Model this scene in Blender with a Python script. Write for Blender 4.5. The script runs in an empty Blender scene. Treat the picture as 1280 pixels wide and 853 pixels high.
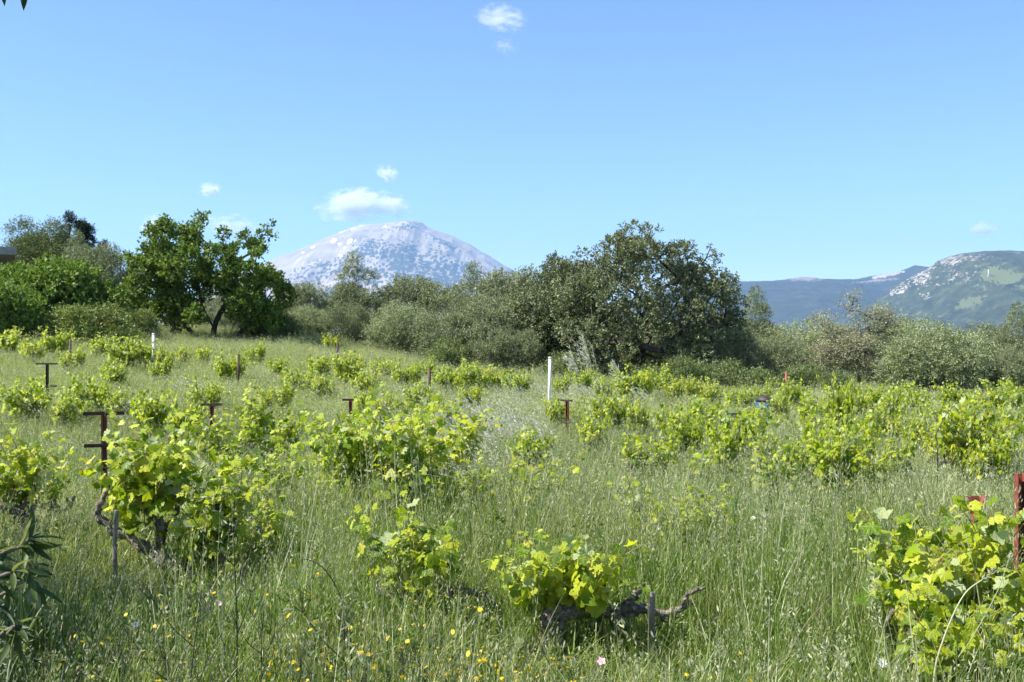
import bpy, math, random
import numpy as np
from mathutils import Vector, Matrix
S = bpy.context.scene
COL = S.collection
R = math.radians
PI = math.pi

# ------------------------------------------------------------------ camera, sky, sun, exposure
CAM_Z, F, HOR = 1.75, 1372.0, 420.0
cam_data = bpy.data.cameras.new('camera')
cam = bpy.data.objects.new('camera', cam_data); COL.objects.link(cam)
cam.location = (0, 0, CAM_Z)
cam.rotation_euler = (R(90) - math.atan((426.5 - HOR) / F), 0, 0)
cam_data.sensor_width = 36.0
cam_data.lens = 36.0 * F / 1280.0
cam_data.clip_start = 0.05
cam_data.clip_end = 60000
S.camera = cam

SUN_EL, SUN_AZ = 50.0, -104.0           # azimuth measured from +Y (the view direction) towards +X
w = bpy.data.worlds.new('World'); S.world = w; w.use_nodes = True
nt = w.node_tree
bg = nt.nodes['Background']
sky = nt.nodes.new('ShaderNodeTexSky'); sky.sky_type = 'NISHITA'; sky.sun_disc = False
sky.sun_elevation = R(SUN_EL); sky.sun_rotation = R(SUN_AZ)
sky.altitude = 600; sky.air_density = 1.0; sky.dust_density = 0.0; sky.ozone_density = 6.0
nt.links.new(sky.outputs[0], bg.inputs[0]); bg.inputs[1].default_value = 0.09

sl = bpy.data.lights.new('sun', 'SUN'); sl.energy = 5.0; sl.angle = R(0.53); sl.color = (1.0, 0.955, 0.88)
sun = bpy.data.objects.new('sun', sl); COL.objects.link(sun)
to_sun = Vector((math.sin(R(SUN_AZ)) * math.cos(R(SUN_EL)), math.cos(R(SUN_AZ)) * math.cos(R(SUN_EL)), math.sin(R(SUN_EL))))
sun.rotation_euler = to_sun.to_track_quat('Z', 'Y').to_euler()
sun.location = (0, 0, 50)

S.view_settings.view_transform = 'Standard'; S.view_settings.look = 'None'
S.view_settings.gamma = 1; S.view_settings.exposure = 1.17
S.view_settings.use_curve_mapping = False
S.cycles.use_denoising = True
S.cycles.max_bounces = 6; S.cycles.diffuse_bounces = 3; S.cycles.glossy_bounces = 2
S.cycles.transmission_bounces = 4; S.cycles.transparent_max_bounces = 8
S.cycles.volume_bounces = 4
S.cycles.use_adaptive_sampling = True; S.cycles.adaptive_threshold = 0.02
S.cycles.sample_clamp_indirect = 6

# ------------------------------------------------------------------ helpers
def link(o, parent=None):
    COL.objects.link(o)
    if parent is not None: o.parent = parent
    return o

def tag(o, label=None, cat=None, group=None, kind=None):
    if label: o['label'] = label
    if cat: o['category'] = cat
    if group: o['group'] = group
    if kind: o['kind'] = kind
    return o

def empty(name, loc, label, cat, group=None, rz=0.0):
    o = bpy.data.objects.new(name, None); COL.objects.link(o)
    o.location = loc; o.rotation_euler = (0, 0, rz); o.empty_display_size = 0.2
    return tag(o, label, cat, group)

class MB:
    """collects vertex/face arrays; build() makes ONE mesh"""
    def __init__(s): s.v = []; s.f3 = []; s.f4 = []; s.n = 0
    def add(s, V, Fc):
        V = np.asarray(V, float); Fc = np.asarray(Fc, int)
        if Fc.size:
            (s.f3 if Fc.shape[1] == 3 else s.f4).append(Fc + s.n)
        s.v.append(V); s.n += len(V)
    def mesh(s, name, mat, smooth=True):
        V = np.concatenate(s.v)
        f3 = np.concatenate(s.f3) if s.f3 else np.zeros((0, 3), int)
        f4 = np.concatenate(s.f4) if s.f4 else np.zeros((0, 4), int)
        me = bpy.data.meshes.new(name)
        me.vertices.add(len(V)); me.vertices.foreach_set('co', V.astype(np.float32).ravel())
        li = np.concatenate([f3.ravel(), f4.ravel()])
        me.loops.add(len(li)); me.loops.foreach_set('vertex_index', li.astype(np.int32))
        n3, n4 = len(f3), len(f4)
        st = np.concatenate([np.arange(n3) * 3, n3 * 3 + np.arange(n4) * 4])
        me.polygons.add(n3 + n4)
        me.polygons.foreach_set('loop_start', st.astype(np.int32))
        me.polygons.foreach_set('use_smooth', np.full(n3 + n4, smooth, dtype=bool))
        me.update(calc_edges=True)
        if mat: me.materials.append(mat)
        return me
    def obj(s, name, mat, parent=None, smooth=True, loc=None):
        o = bpy.data.objects.new(name, s.mesh(name, mat, smooth)); link(o, parent)
        if loc is not None: o.location = loc
        return o

def nrm(v):
    v = np.asarray(v, float); return v / (np.linalg.norm(v, axis=-1, keepdims=True) + 1e-9)

def spline(pts, n):
    pts = np.asarray(pts, float); m = len(pts)
    if m < 3:
        t = np.linspace(0, 1, n)[:, None]; return pts[0] * (1 - t) + pts[-1] * t
    P = np.vstack([2 * pts[0] - pts[1], pts, 2 * pts[-1] - pts[-2]])
    out = []
    for u in np.linspace(0, m - 1, n):
        i = min(int(u), m - 2); t = u - i
        a, b, c, d = P[i:i + 4]
        out.append(.5 * ((2 * b) + (-a + c) * t + (2 * a - 5 * b + 4 * c - d) * t * t + (-a + 3 * b - 3 * c + d) * t ** 3))
    return np.array(out)

def tube(mb, pts, r, sides=6, rough=0.0, rng=None, cap=True):
    pts = np.asarray(pts, float); n = len(pts)
    r = np.broadcast_to(np.asarray(r, float), (n,)) if np.ndim(r) == 0 or len(np.atleast_1d(r)) == n else np.interp(np.linspace(0, 1, n), np.linspace(0, 1, len(r)), r)
    T = nrm(np.gradient(pts, axis=0))
    up = np.array([0, 0, 1.]) if abs(T[0][2]) < .9 else np.array([1., 0, 0])
    V = []
    a = nrm(np.cross(T[0], up))
    ang = np.arange(sides) * 2 * PI / sides
    for i in range(n):
        a = nrm(a - T[i] * np.dot(a, T[i])); b = np.cross(T[i], a)
        rr = np.full(sides, r[i])
        if rough and rng is not None: rr = rr * (1 + rng.uniform(-rough, rough, sides))
        V.append(pts[i] + np.outer(np.cos(ang) * rr, a) + np.outer(np.sin(ang) * rr, b))
    V = np.concatenate(V)
    i = np.arange(n - 1)[:, None] * sides; j = np.arange(sides)[None]; k = (j + 1) % sides
    Fq = np.stack([i + j, i + k, i + sides + k, i + sides + j], -1).reshape(-1, 4)
    mb.add(V, Fq)
    if cap:
        base = mb.n
        mb.add(np.array([pts[0], pts[-1]]), np.zeros((0, 3), int))
        s0 = base - n * sides; s1 = base - sides
        c = np.arange(sides); kk = (c + 1) % sides
        mb.f3.append(np.stack([s0 + kk, s0 + c, np.full(sides, base)], -1))
        mb.f3.append(np.stack([s1 + c, s1 + kk, np.full(sides, base + 1)], -1))

def box(mb, c, s, M=None):
    v = np.array([[x, y, z] for x in (-.5, .5) for y in (-.5, .5) for z in (-.5, .5)]) * np.array(s)
    if M is not None: v = v @ np.array(M).T
    v = v + np.array(c)
    mb.add(v, [[0, 1, 3, 2], [4, 6, 7, 5], [0, 4, 5, 1], [2, 3, 7, 6], [0, 2, 6, 4], [1, 5, 7, 3]])

# value noise
_rn = np.random.RandomState(7)
_tab = _rn.rand(256, 256)
def vnoise(x, y):
    x = np.asarray(x, float); y = np.asarray(y, float)
    xi = np.floor(x).astype(int); yi = np.floor(y).astype(int); fx = x - xi; fy = y - yi
    fx = fx * fx * (3 - 2 * fx); fy = fy * fy * (3 - 2 * fy)
    g = lambda a, b: _tab[a % 256, b % 256]
    return (g(xi, yi) * (1 - fx) + g(xi + 1, yi) * fx) * (1 - fy) + (g(xi, yi + 1) * (1 - fx) + g(xi + 1, yi + 1) * fx) * fy
def fbm(x, y, o=5, ridged=False):
    s = 0; a = .5; t = 0
    for k in range(o):
        n = vnoise(x * 2 ** k + 17.3 * k, y * 2 ** k + 5.1 * k)
        if ridged: n = 1 - abs(2 * n - 1)
        s = s + a * n; t += a; a *= .5
    return s / t

def sstep(v, a, b):
    t = np.clip((np.asarray(v, float) - a) / (b - a), 0, 1); return t * t * (3 - 2 * t)

# ------------------------------------------------------------------ terrain shape
_px = np.array([-60, -22, -14.4, -7.9, -4.6, -1.3, 2, 5.2, 10.5, 21, 60])
_pz = np.array([2.6, 2.4, 2.15, 1.75, 1.15, .6, .35, .15, -.15, -.45, -.8])
def gz(x, y):
    x = np.asarray(x, float); y = np.asarray(y, float)
    z = -.42 * sstep(y, 7, 22)
    ramp = np.clip((y - 14) / 31, 0, 1) ** .9
    z = z + np.interp(x, _px, _pz) * ramp
    z = z + .07 * (vnoise(x * .45 + 3, y * .45) - .5) * sstep(y, 3, 8)
    z = z - 30 * sstep(np.hypot(x, y), 75, 450)
    return z
def g0(x, y): return float(gz(x, y))
def wx(px, d): return (px - 640) / F * d
def P(px, py, d): return np.array([wx(px, d), d, CAM_Z - (py - HOR) * d / F])
def solve_d(px, py, h, lo=6, hi=60):
    for d in np.arange(lo, hi, .1):
        if HOR + (CAM_Z - g0(wx(px, d), d) - h) * F / d <= py: return float(d)
    return hi

# ------------------------------------------------------------------ materials
def mat(name):
    m = bpy.data.materials.new(name); m.use_nodes = True
    n = m.node_tree; b = n.nodes['Principled BSDF']
    return m, n, b
def ramp(n, cols):
    r = n.nodes.new('ShaderNodeValToRGB'); e = r.color_ramp.elements
    while len(e) < len(cols): e.new(.5)
    for k, (p, c) in enumerate(cols): e[k].position = p; e[k].color = (*c, 1)
    return r
def noise(n, scale, detail=4, coord='pos', stretch=None, rough=.5):
    t = n.nodes.new('ShaderNodeTexNoise'); t.inputs['Scale'].default_value = scale; t.inputs['Detail'].default_value = detail
    t.inputs['Roughness'].default_value = rough
    if coord == 'pos': src = n.nodes.new('ShaderNodeNewGeometry').outputs['Position']
    else: src = n.nodes.new('ShaderNodeTexCoord').outputs['Object']
    if stretch:
        mp = n.nodes.new('ShaderNodeMapping'); mp.inputs['Scale'].default_value = stretch
        n.links.new(src, mp.inputs[0]); src = mp.outputs[0]
    n.links.new(src, t.inputs['Vector']); return t
def math_(n, op, a, b=None):
    m = n.nodes.new('ShaderNodeMath'); m.operation = op
    for k, v in enumerate((a, b)):
        if v is None: continue
        if isinstance(v, (int, float)): m.inputs[k].default_value = v
        else: n.links.new(v, m.inputs[k])
    return m.outputs[0]
def mixc(n, f, a, b, mode='MIX'):
    m = n.nodes.new('ShaderNodeMix'); m.data_type = 'RGBA'; m.blend_type = mode
    for idx, v in ((0, f), (6, a), (7, b)):
        if isinstance(v, (int, float)): m.inputs[idx].default_value = v
        elif isinstance(v, tuple): m.inputs[idx].default_value = (*v, 1)
        else: n.links.new(v, m.inputs[idx])
    return m.outputs[2]

def leaf_mat(name, cols, trans=.4, ttint=(1.3, 1.25, .5), back=None, rough=.5, patch=.35, patch_cols=None, spec=.4):
    m, n, b = mat(name)
    g = n.nodes.new('ShaderNodeNewGeometry'); oi = n.nodes.new('ShaderNodeObjectInfo')
    rnd = math_(n, 'FRACT', math_(n, 'ADD', g.outputs['Random Per Island'], oi.outputs['Random']))
    c = ramp(n, cols); n.links.new(rnd, c.inputs[0]); col = c.outputs[0]
    if patch_cols:
        pn = noise(n, patch, 3); pr = ramp(n, [(.35, patch_cols[0]), (.65, patch_cols[1])]); n.links.new(pn.outputs['Fac'], pr.inputs[0])
        col = mixc(n, 1.0, col, pr.outputs[0], 'MULTIPLY')
    if back: col = mixc(n, g.outputs['Backfacing'], col, back)
    n.links.new(col, b.inputs['Base Color'])
    b.inputs['Roughness'].default_value = rough; b.inputs['Specular IOR Level'].default_value = spec
    if trans > 0:
        t = n.nodes.new('ShaderNodeBsdfTranslucent')
        n.links.new(mixc(n, 1.0, col, ttint, 'MULTIPLY'), t.inputs[0])
        mx = n.nodes.new('ShaderNodeMixShader'); mx.inputs[0].default_value = trans
        n.links.new(b.outputs[0], mx.inputs[1]); n.links.new(t.outputs[0], mx.inputs[2])
        n.links.new(mx.outputs[0], n.nodes['Material Output'].inputs[0])
    return m

def rough_mat(name, cols, scale=8, rough=.85, bump=.4, coord='obj', stretch=None, detail=6, dist=.02):
    m, n, b = mat(name)
    t = noise(n, scale, detail, coord, stretch, .65); c = ramp(n, cols)
    n.links.new(t.outputs['Fac'], c.inputs[0]); n.links.new(c.outputs[0], b.inputs['Base Color'])
    b.inputs['Roughness'].default_value = rough
    bp = n.nodes.new('ShaderNodeBump'); bp.inputs['Strength'].default_value = bump; bp.inputs['Distance'].default_value = dist
    n.links.new(t.outputs['Fac'], bp.inputs['Height']); n.links.new(bp.outputs[0], b.inputs['Normal'])
    return m

M = {}
M['vine_leaf'] = leaf_mat('vine_leaf', [(0, (.10, .18, .012)), (.2, (.22, .32, .016)), (.55, (.38, .46, .02)), (.9, (.53, .56, .035)), (1, (.58, .56, .12))],
                          trans=.52, ttint=(1.3, 1.3, .4), back=(.46, .52, .27), rough=.42, spec=.3, patch=.5, patch_cols=((.8, .9, .8), (1.1, 1.05, 1.0)))
m = M['vine_leaf'].copy(); m.name = 'vine_leaf_veined'; M['vine_leaf_near'] = m; n = m.node_tree; b = n.nodes['Principled BSDF']
tc = n.nodes.new('ShaderNodeTexCoord'); sx = n.nodes.new('ShaderNodeSeparateXYZ'); n.links.new(tc.outputs['Object'], sx.inputs[0])
yy = math_(n, 'SUBTRACT', sx.outputs['Y'], .12); an = math_(n, 'ARCTAN2', sx.outputs['X'], yy)
rr = math_(n, 'SQRT', math_(n, 'ADD', math_(n, 'MULTIPLY', sx.outputs['X'], sx.outputs['X']), math_(n, 'MULTIPLY', yy, yy)))
ve = math_(n, 'LESS_THAN', math_(n, 'MULTIPLY', math_(n, 'PINGPONG', an, R(32)), rr), .016)
old = b.inputs['Base Color'].links[0].from_socket
nc = mixc(n, math_(n, 'MULTIPLY', ve, .45), old, (.66, .68, .30)); n.links.new(nc, b.inputs['Base Color'])
nz = noise(n, 5.0, 3, 'obj'); bp = n.nodes.new('ShaderNodeBump'); bp.inputs['Strength'].default_value = .7; bp.inputs['Distance'].default_value = .02
n.links.new(nz.outputs['Fac'], bp.inputs['Height']); n.links.new(bp.outputs[0], b.inputs['Normal'])
M['cane'] = leaf_mat('green_cane', [(0, (.20, .24, .05)), (1, (.28, .2, .08))], trans=0, rough=.5)
M['vine_wood'] = rough_mat('vine_bark', [(.3, (.05, .04, .03)), (.5, (.22, .18, .145)), (.7, (.48, .42, .35))], 38, .9, 1.0, 'obj', (1, 1, 1), dist=.05)
M['bark'] = rough_mat('tree_bark', [(.3, (.02, .016, .013)), (.7, (.085, .07, .055))], 6, .9, .8)
M['grey_bark'] = rough_mat('grey_bark', [(.3, (.07, .06, .05)), (.7, (.22, .19, .16))], 6, .9, .8)
M['grass'] = leaf_mat('grass', [(0, (.055, .10, .014)), (.33, (.14, .215, .033)), (.62, (.25, .335, .07)), (.86, (.41, .465, .16)), (1, (.58, .56, .34))],
                      trans=.48, ttint=(1.15, 1.15, .65), rough=.36, patch=.35, patch_cols=((.78, .92, .74), (1.14, 1.04, 1.08)), spec=.55)
M['grass_pale'] = leaf_mat('pale_grass', [(0, (.29, .34, .17)), (.5, (.45, .48, .28)), (1, (.64, .61, .45))], trans=.35, ttint=(1.1, 1.1, .7), rough=.5, spec=.3)
M['grass_far'] = leaf_mat('far_grass', [(0, (.22, .31, .07)), (.5, (.38, .46, .15)), (1, (.55, .58, .29))], trans=.42, ttint=(1.1, 1.1, .6), rough=.55, spec=.3)
M['silver'] = leaf_mat('silver_spikelets', [(0, (.60, .60, .48)), (1, (.85, .83, .72))], trans=.4, ttint=(1.05, 1.02, .9), rough=.6)
M['weed'] = leaf_mat('weed_leaf', [(0, (.07, .13, .025)), (.6, (.15, .24, .05)), (1, (.26, .34, .09))], trans=.38, rough=.5, patch=.3, patch_cols=((.8, .9, .8), (1.1, 1.05, 1.0)))
M['dry'] = leaf_mat('dry_straw', [(0, (.20, .15, .08)), (1, (.42, .36, .22))], trans=.15, rough=.6)
M['darkstalk'] = leaf_mat('dark_stalk', [(0, (.012, .018, .010)), (1, (.035, .045, .02))], trans=0, rough=.6)
M['yellow'] = leaf_mat('yellow_petal', [(0, (.75, .50, .01)), (1, (.85, .62, .02))], trans=.25, ttint=(1, 1, .6))
M['pink'] = leaf_mat('pink_petal', [(0, (.75, .38, .52)), (1, (.8, .5, .62))], trans=.25, ttint=(1, 1, 1))
M['lilac'] = leaf_mat('lilac_petal', [(0, (.68, .6, .78)), (1, (.78, .74, .85))], trans=.25, ttint=(1, 1, 1))
M['whitep'] = leaf_mat('white_petal', [(0, (.75, .75, .72)), (1, (.82, .82, .8))], trans=.25, ttint=(1, 1, 1))
M['maroon'] = leaf_mat('maroon_petal', [(0, (.16, .03, .04)), (1, (.28, .06, .08))], trans=.2, ttint=(1, .8, .8))
M['olive'] = leaf_mat('olive_leaf', [(0, (0.128, 0.16, 0.064)), (0.5, (0.2304, 0.2752, 0.1152)), (0.85, (0.3456, 0.384, 0.192)), (1, (0.4608, 0.4864, 0.2816))], trans=.22, ttint=(1.1, 1.15, .6), back=(.19, .21, .13), rough=.6, spec=.25)
M['olive_light'] = leaf_mat('pale_olive_leaf', [(0, (0.168, 0.2128, 0.0784)), (0.5, (0.28, 0.336, 0.1344)), (1, (0.4256, 0.4704, 0.2464))], trans=.25, ttint=(1.1, 1.15, .6), back=(.29, .32, .2), rough=.6, spec=.25)
M['oak'] = leaf_mat('holm_oak_leaf', [(0, (0.0813, 0.1063, 0.0375)), (0.5, (0.1625, 0.2, 0.075)), (0.85, (0.275, 0.3063, 0.1375)), (1, (0.3875, 0.4, 0.225))], trans=.18, ttint=(1.1, 1.15, .6), back=(.15, .165, .09), rough=.58, spec=.3)
M['broad'] = leaf_mat('broad_leaf', [(0, (0.0788, 0.132, 0.0264)), (0.5, (0.1478, 0.2288, 0.044)), (1, (0.2563, 0.3344, 0.088))], trans=.3, ttint=(1.2, 1.25, .4), rough=.62, spec=.2)
M['mulberry'] = leaf_mat('mulberry_leaf', [(0, (0.0607, 0.1084, 0.0217)), (0.5, (0.1336, 0.2006, 0.038)), (1, (0.2307, 0.3035, 0.0704))], trans=.28, ttint=(1.2, 1.25, .4), rough=.62, spec=.2)
M['conifer'] = leaf_mat('conifer_needles', [(0, (.012, .028, .012)), (1, (.035, .06, .025))], trans=.05, rough=.6)
M['shrub'] = leaf_mat('shrub_leaf', [(0, (0.0875, 0.125, 0.0438)), (0.6, (0.1625, 0.2125, 0.075)), (1, (0.275, 0.325, 0.1375))], trans=.28)
M['feather'] = leaf_mat('feathery_leaf', [(0, (.07, .10, .03)), (1, (.16, .2, .07))], trans=.25, rough=.5)
M['bramble'] = leaf_mat('bramble_leaf', [(0, (0.077, 0.132, 0.0275)), (0.6, (0.187, 0.264, 0.0605)), (0.9, (0.297, 0.341, 0.11)), (1, (0.33, 0.176, 0.077))], trans=.25, rough=.5)
M['twiggy'] = leaf_mat('grey_twig_leaf', [(0, (0.198, 0.187, 0.132)), (0.5, (0.275, 0.275, 0.165)), (1, (0.374, 0.396, 0.231))], trans=.2, rough=.5)
M['lance'] = leaf_mat('lance_leaf', [(0, (.02, .045, .012)), (1, (.08, .13, .025))], trans=.35, ttint=(1.3, 1.3, .4), back=(.22, .25, .18), rough=.5, spec=.35)

# soil under the grass
m, n, b = mat('ground_soil'); M['ground'] = m
t1 = noise(n, 1.2, 6); t2 = noise(n, .004, 5)
c1 = ramp(n, [(.35, (.035, .045, .016)), (.65, (.10, .11, .04))]); n.links.new(t1.outputs['Fac'], c1.inputs[0])
c2 = ramp(n, [(.35, (.05, .07, .025)), (.5, (.10, .12, .045)), (.7, (.2, .19, .10))]); n.links.new(t2.outputs['Fac'], c2.inputs[0])
g = n.nodes.new('ShaderNodeNewGeometry'); ln = n.nodes.new('ShaderNodeVectorMath'); ln.operation = 'LENGTH'
n.links.new(g.outputs['Position'], ln.inputs[0])
far = math_(n, 'GREATER_THAN', ln.outputs['Value'], 90.0)
n.links.new(mixc(n, far, c1.outputs[0], c2.outputs[0]), b.inputs['Base Color']); b.inputs['Roughness'].default_value = .95

# painted / rusty metal, plastic, wood, concrete
M['rust'] = rough_mat('red_rusty_steel', [(.3, (.12, .03, .02)), (.55, (.26, .06, .04)), (.75, (.2, .08, .05))], 22, .6, .3)
M['rustdark'] = rough_mat('brown_rusty_steel', [(.3, (.03, .014, .010)), (.7, (.085, .035, .022))], 22, .7, .3)
M['blacksteel'] = rough_mat('dark_steel', [(.3, (.02, .016, .014)), (.7, (.05, .035, .028))], 22, .6, .3)
M['white'] = rough_mat('white_paint', [(.3, (.70, .71, .72)), (.7, (.82, .82, .82))], 10, .45, .1)
M['stake'] = rough_mat('weathered_wood', [(.3, (.07, .06, .045)), (.5, (.2, .18, .14)), (.72, (.42, .41, .35))], 30, .9, .7, 'obj', (1, 1, .2))
M['blue'] = rough_mat('blue_plastic', [(.3, (.012, .06, .14)), (.7, (.03, .09, .19))], 9, .45, .3)
M['concrete'] = rough_mat('concrete', [(.3, (.24, .22, .2)), (.7, (.38, .36, .33))], 5, .9, .2)
M['plaster'] = rough_mat('plaster', [(.3, (.5, .47, .42)), (.7, (.6, .57, .52))], 2, .9, .1)
M['mast'] = rough_mat('mast_paint', [(.3, (.75, .75, .75)), (.7, (.8, .8, .8))], 1, .5, .1)

# ------------------------------------------------------------------ ground sheet to the horizon
def axis(lo, hi, step, far_lo, far_hi):
    a = list(np.arange(lo, hi + .01, step)); s = step; x = a[-1]
    while x < far_hi: s *= 1.28; x += s; a.append(min(x, far_hi))
    s = step; x = a[0]
    while x > far_lo: s *= 1.28; x -= s; a.insert(0, max(x, far_lo))
    return np.array(a)
X = axis(-40, 40, .6, -14500, 14500); Y = axis(-8, 70, .6, -2800, 14500)
gx, gy = np.meshgrid(X, Y); nx, ny = len(X), len(Y)
mb = MB()
i = np.arange(ny - 1)[:, None] * nx; j = np.arange(nx - 1)[None]
mb.add(np.stack([gx, gy, gz(gx, gy)], -1).reshape(-1, 3), np.stack([i + j, i + j + 1, i + nx + j + 1, i + nx + j], -1).reshape(-1, 4))
o = mb.obj('ground', M['ground']); tag(o, 'gently sloping vineyard soil under the tall grass', kind='structure')

# ------------------------------------------------------------------ mountains and hills
def ridge(name, sil, D, front, back, cols, rows, amp, nscale, material, label, masks=None, x_ext=0, seed=0, base=-31, prof=1.0):
    sil = np.array(sil, float); px = np.linspace(sil[0, 0], sil[-1, 0], cols)
    py = np.interp(px, sil[:, 0], sil[:, 1])
    py = py + (fbm(px * .09 + seed, px * 0 + seed, 4) - .5) * 1.3
    top = CAM_Z - (py - HOR) * D / F; top = np.maximum(top, base + 2)
    x = wx(px, D)
    t = np.concatenate([np.linspace(0, 1, rows), 1 + np.linspace(0, 1, 14)[1:]])
    TT, XX = np.meshgrid(t, x, indexing='ij'); TOP = np.meshgrid(t, top, indexing='ij')[1]
    YY = np.where(TT <= 1, D - front * (1 - TT), D + back * (TT - 1))
    pr = np.where(TT <= 1, TT ** prof, np.clip(2 - TT, 0, 1))
    pr = .5 * pr + .5 * sstep(pr, 0, 1)
    env = np.where(TT <= 1, np.clip((1 - TT) * 5, 0, 1) * np.clip(TT * 6, 0, 1), .3 * np.clip((TT - 1) * 5, 0, 1))
    nz = fbm(XX / nscale + seed, YY / (nscale * 1.7) + seed * 2, 7, True) - .62
    Z = base + (TOP - base) * pr + nz * amp * env
    m_ = MB(); nc = cols; nr = len(t)
    i = np.arange(nr - 1)[:, None] * nc; j = np.arange(nc - 1)[None]
    V = np.stack([XX, YY, Z], -1).reshape(-1, 3)
    m_.add(V, np.stack([i + j, i + j + 1, i + nc + j + 1, i + nc + j], -1).reshape(-1, 4))
    ob = m_.obj(name, material); tag(ob, label, kind='structure')
    if masks:
        qx = 640 + V[:, 0] * F / V[:, 1]; qy = HOR + (CAM_Z - V[:, 2]) * F / V[:, 1]
        for an, lst in masks.items():
            a = np.zeros(len(V))
            for (cx, cy, rx, ry, rot, val) in lst:
                dx = qx - cx; dy = qy - cy; c, s_ = math.cos(R(rot)), math.sin(R(rot))
                u = (dx * c + dy * s_) / rx; v = (-dx * s_ + dy * c) / ry
                rr = np.sqrt(u * u + v * v) + (vnoise(qx * .7, qy * .9) - .5) * .9
                a = np.maximum(a, val * (1 - sstep(rr, .75, 1.1)))
            at = ob.data.attributes.new(an, 'FLOAT', 'POINT'); at.data.foreach_set('value', a.astype(np.float32))
    return ob, V

def attr(n, name):
    a = n.nodes.new('ShaderNodeAttribute'); a.attribute_name = name; return a.outputs['Fac']

# grey limestone massif
m, n, b = mat('limestone_massif')
t = noise(n, .004, 8, rough=.6); c = ramp(n, [(.3, (.21, .175, .13)), (.55, (.31, .265, .205)), (.75, (.42, .37, .30))]); n.links.new(t.outputs['Fac'], c.inputs[0])
v1 = n.nodes.new('ShaderNodeTexVoronoi'); v1.inputs['Scale'].default_value = .032; v1.feature = 'F1'
gg = n.nodes.new('ShaderNodeNewGeometry'); mp = n.nodes.new('ShaderNodeMapping'); mp.inputs['Scale'].default_value = (1, .25, .8)
n.links.new(gg.outputs['Position'], mp.inputs[0]); n.links.new(mp.outputs[0], v1.inputs['Vector'])
t2 = noise(n, .012, 5, rough=.7)
t3 = noise(n, .0022, 4, rough=.6)
veg = math_(n, 'GREATER_THAN', math_(n, 'MULTIPLY', attr(n, 'veg'), math_(n, 'MULTIPLY', math_(n, 'ADD', t2.outputs['Fac'], .06), math_(n, 'MULTIPLY', t3.outputs['Fac'], 2.2))), v1.outputs['Distance'])
col = mixc(n, veg, c.outputs[0], (.045, .055, .04))
sn = math_(n, 'GREATER_THAN', attr(n, 'snow'), .5)
col = mixc(n, sn, col, (.85, .87, .9))
n.links.new(col, b.inputs['Base Color']); b.inputs['Roughness'].default_value = .95
veg_l = [(465, 315, 28, 20, -20, .95), (505, 325, 26, 26, 0, 1.0), (480, 345, 60, 22, 0, .9), (560, 345, 55, 26, 10, 1.0), (545, 330, 32, 22, 20, .95), (600, 350, 50, 14, 18, .9),
         (400, 340, 45, 14, -12, .8), (555, 305, 22, 5, 25, 1.0), (500, 284, 28, 5, -5, .8), (425, 330, 28, 10, -10, .75), (590, 345, 30, 10, 25, .9), (450, 370, 140, 14, 0, 1.0)]
snow_l = [(a_, b_, c_ * .75, d_ * .7, e_, f_) for (a_, b_, c_, d_, e_, f_) in [(417, 301, 6, 4, -35, 1), (437, 302, 5, 4, -35, 1), (451, 281, 6, 1.8, -5, 1), (428, 289, 7, 1.8, -28, 1), (425, 305, 3.4, 2.4, 0, 1), (444, 301, 2.4, 1.6, 0, 1),
          (391, 309, 3.4, 1.8, -25, 1), (379, 316, 2.8, 1.8, -20, 1), (430, 310, 2.2, 1.8, 0, 1), (425, 320, 3.2, 2.4, 0, 1), (482, 283, 2.8, 2.2, 0, 1), (441, 287, 4, 1.6, -20, 1), (400, 325, 1.8, 1.5, 0, 1)]]
ridge('mountain', [(180, 420), (240, 390), (300, 355), (345, 330), (380, 315), (400, 304), (420, 293), (440, 284), (455, 281), (480, 279), (500, 277), (518, 276), (527, 278), (535, 284), (550, 289), (566, 295),
                   (586, 305), (606, 317), (626, 330), (646, 341), (700, 372), (760, 400), (800, 418)],
      12000, 3800, 1600, 620, 120, 230, 800, m, 'high grey limestone mountain with snow patches above the treeline', {'veg': veg_l, 'snow': snow_l}, seed=3, prof=.9)

# far blue wooded ridge
m, n, b = mat('wooded_ridge')
t = noise(n, .01, 7, rough=.65); c = ramp(n, [(.35, (.014, .022, .016)), (.55, (.028, .038, .024)), (.7, (.06, .065, .04))]); n.links.new(t.outputs['Fac'], c.inputs[0])
col = mixc(n, attr(n, 'bare'), c.outputs[0], (.36, .31, .26))
n.links.new(col, b.inputs['Base Color']); b.inputs['Roughness'].default_value = .95
ridge('hill', [(640, 419), (760, 380), (840, 360), (900, 351), (930, 352), (965, 351), (985, 349), (1003, 346), (1025, 349), (1072, 349), (1090, 345), (1120, 341), (1143, 332), (1165, 334), (1200, 352), (1300, 380), (1400, 410)],
      7600, 2600, 1200, 380, 80, 120, 500, m, 'dark blue wooded ridge on the skyline behind the rocky hill',
      {'bare': [(1003, 348, 24, 3.5, 0, .45), (1108, 344, 22, 2.5, -12, .9), (1095, 351, 26, 1.5, -5, .5)]}, seed=9)
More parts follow.
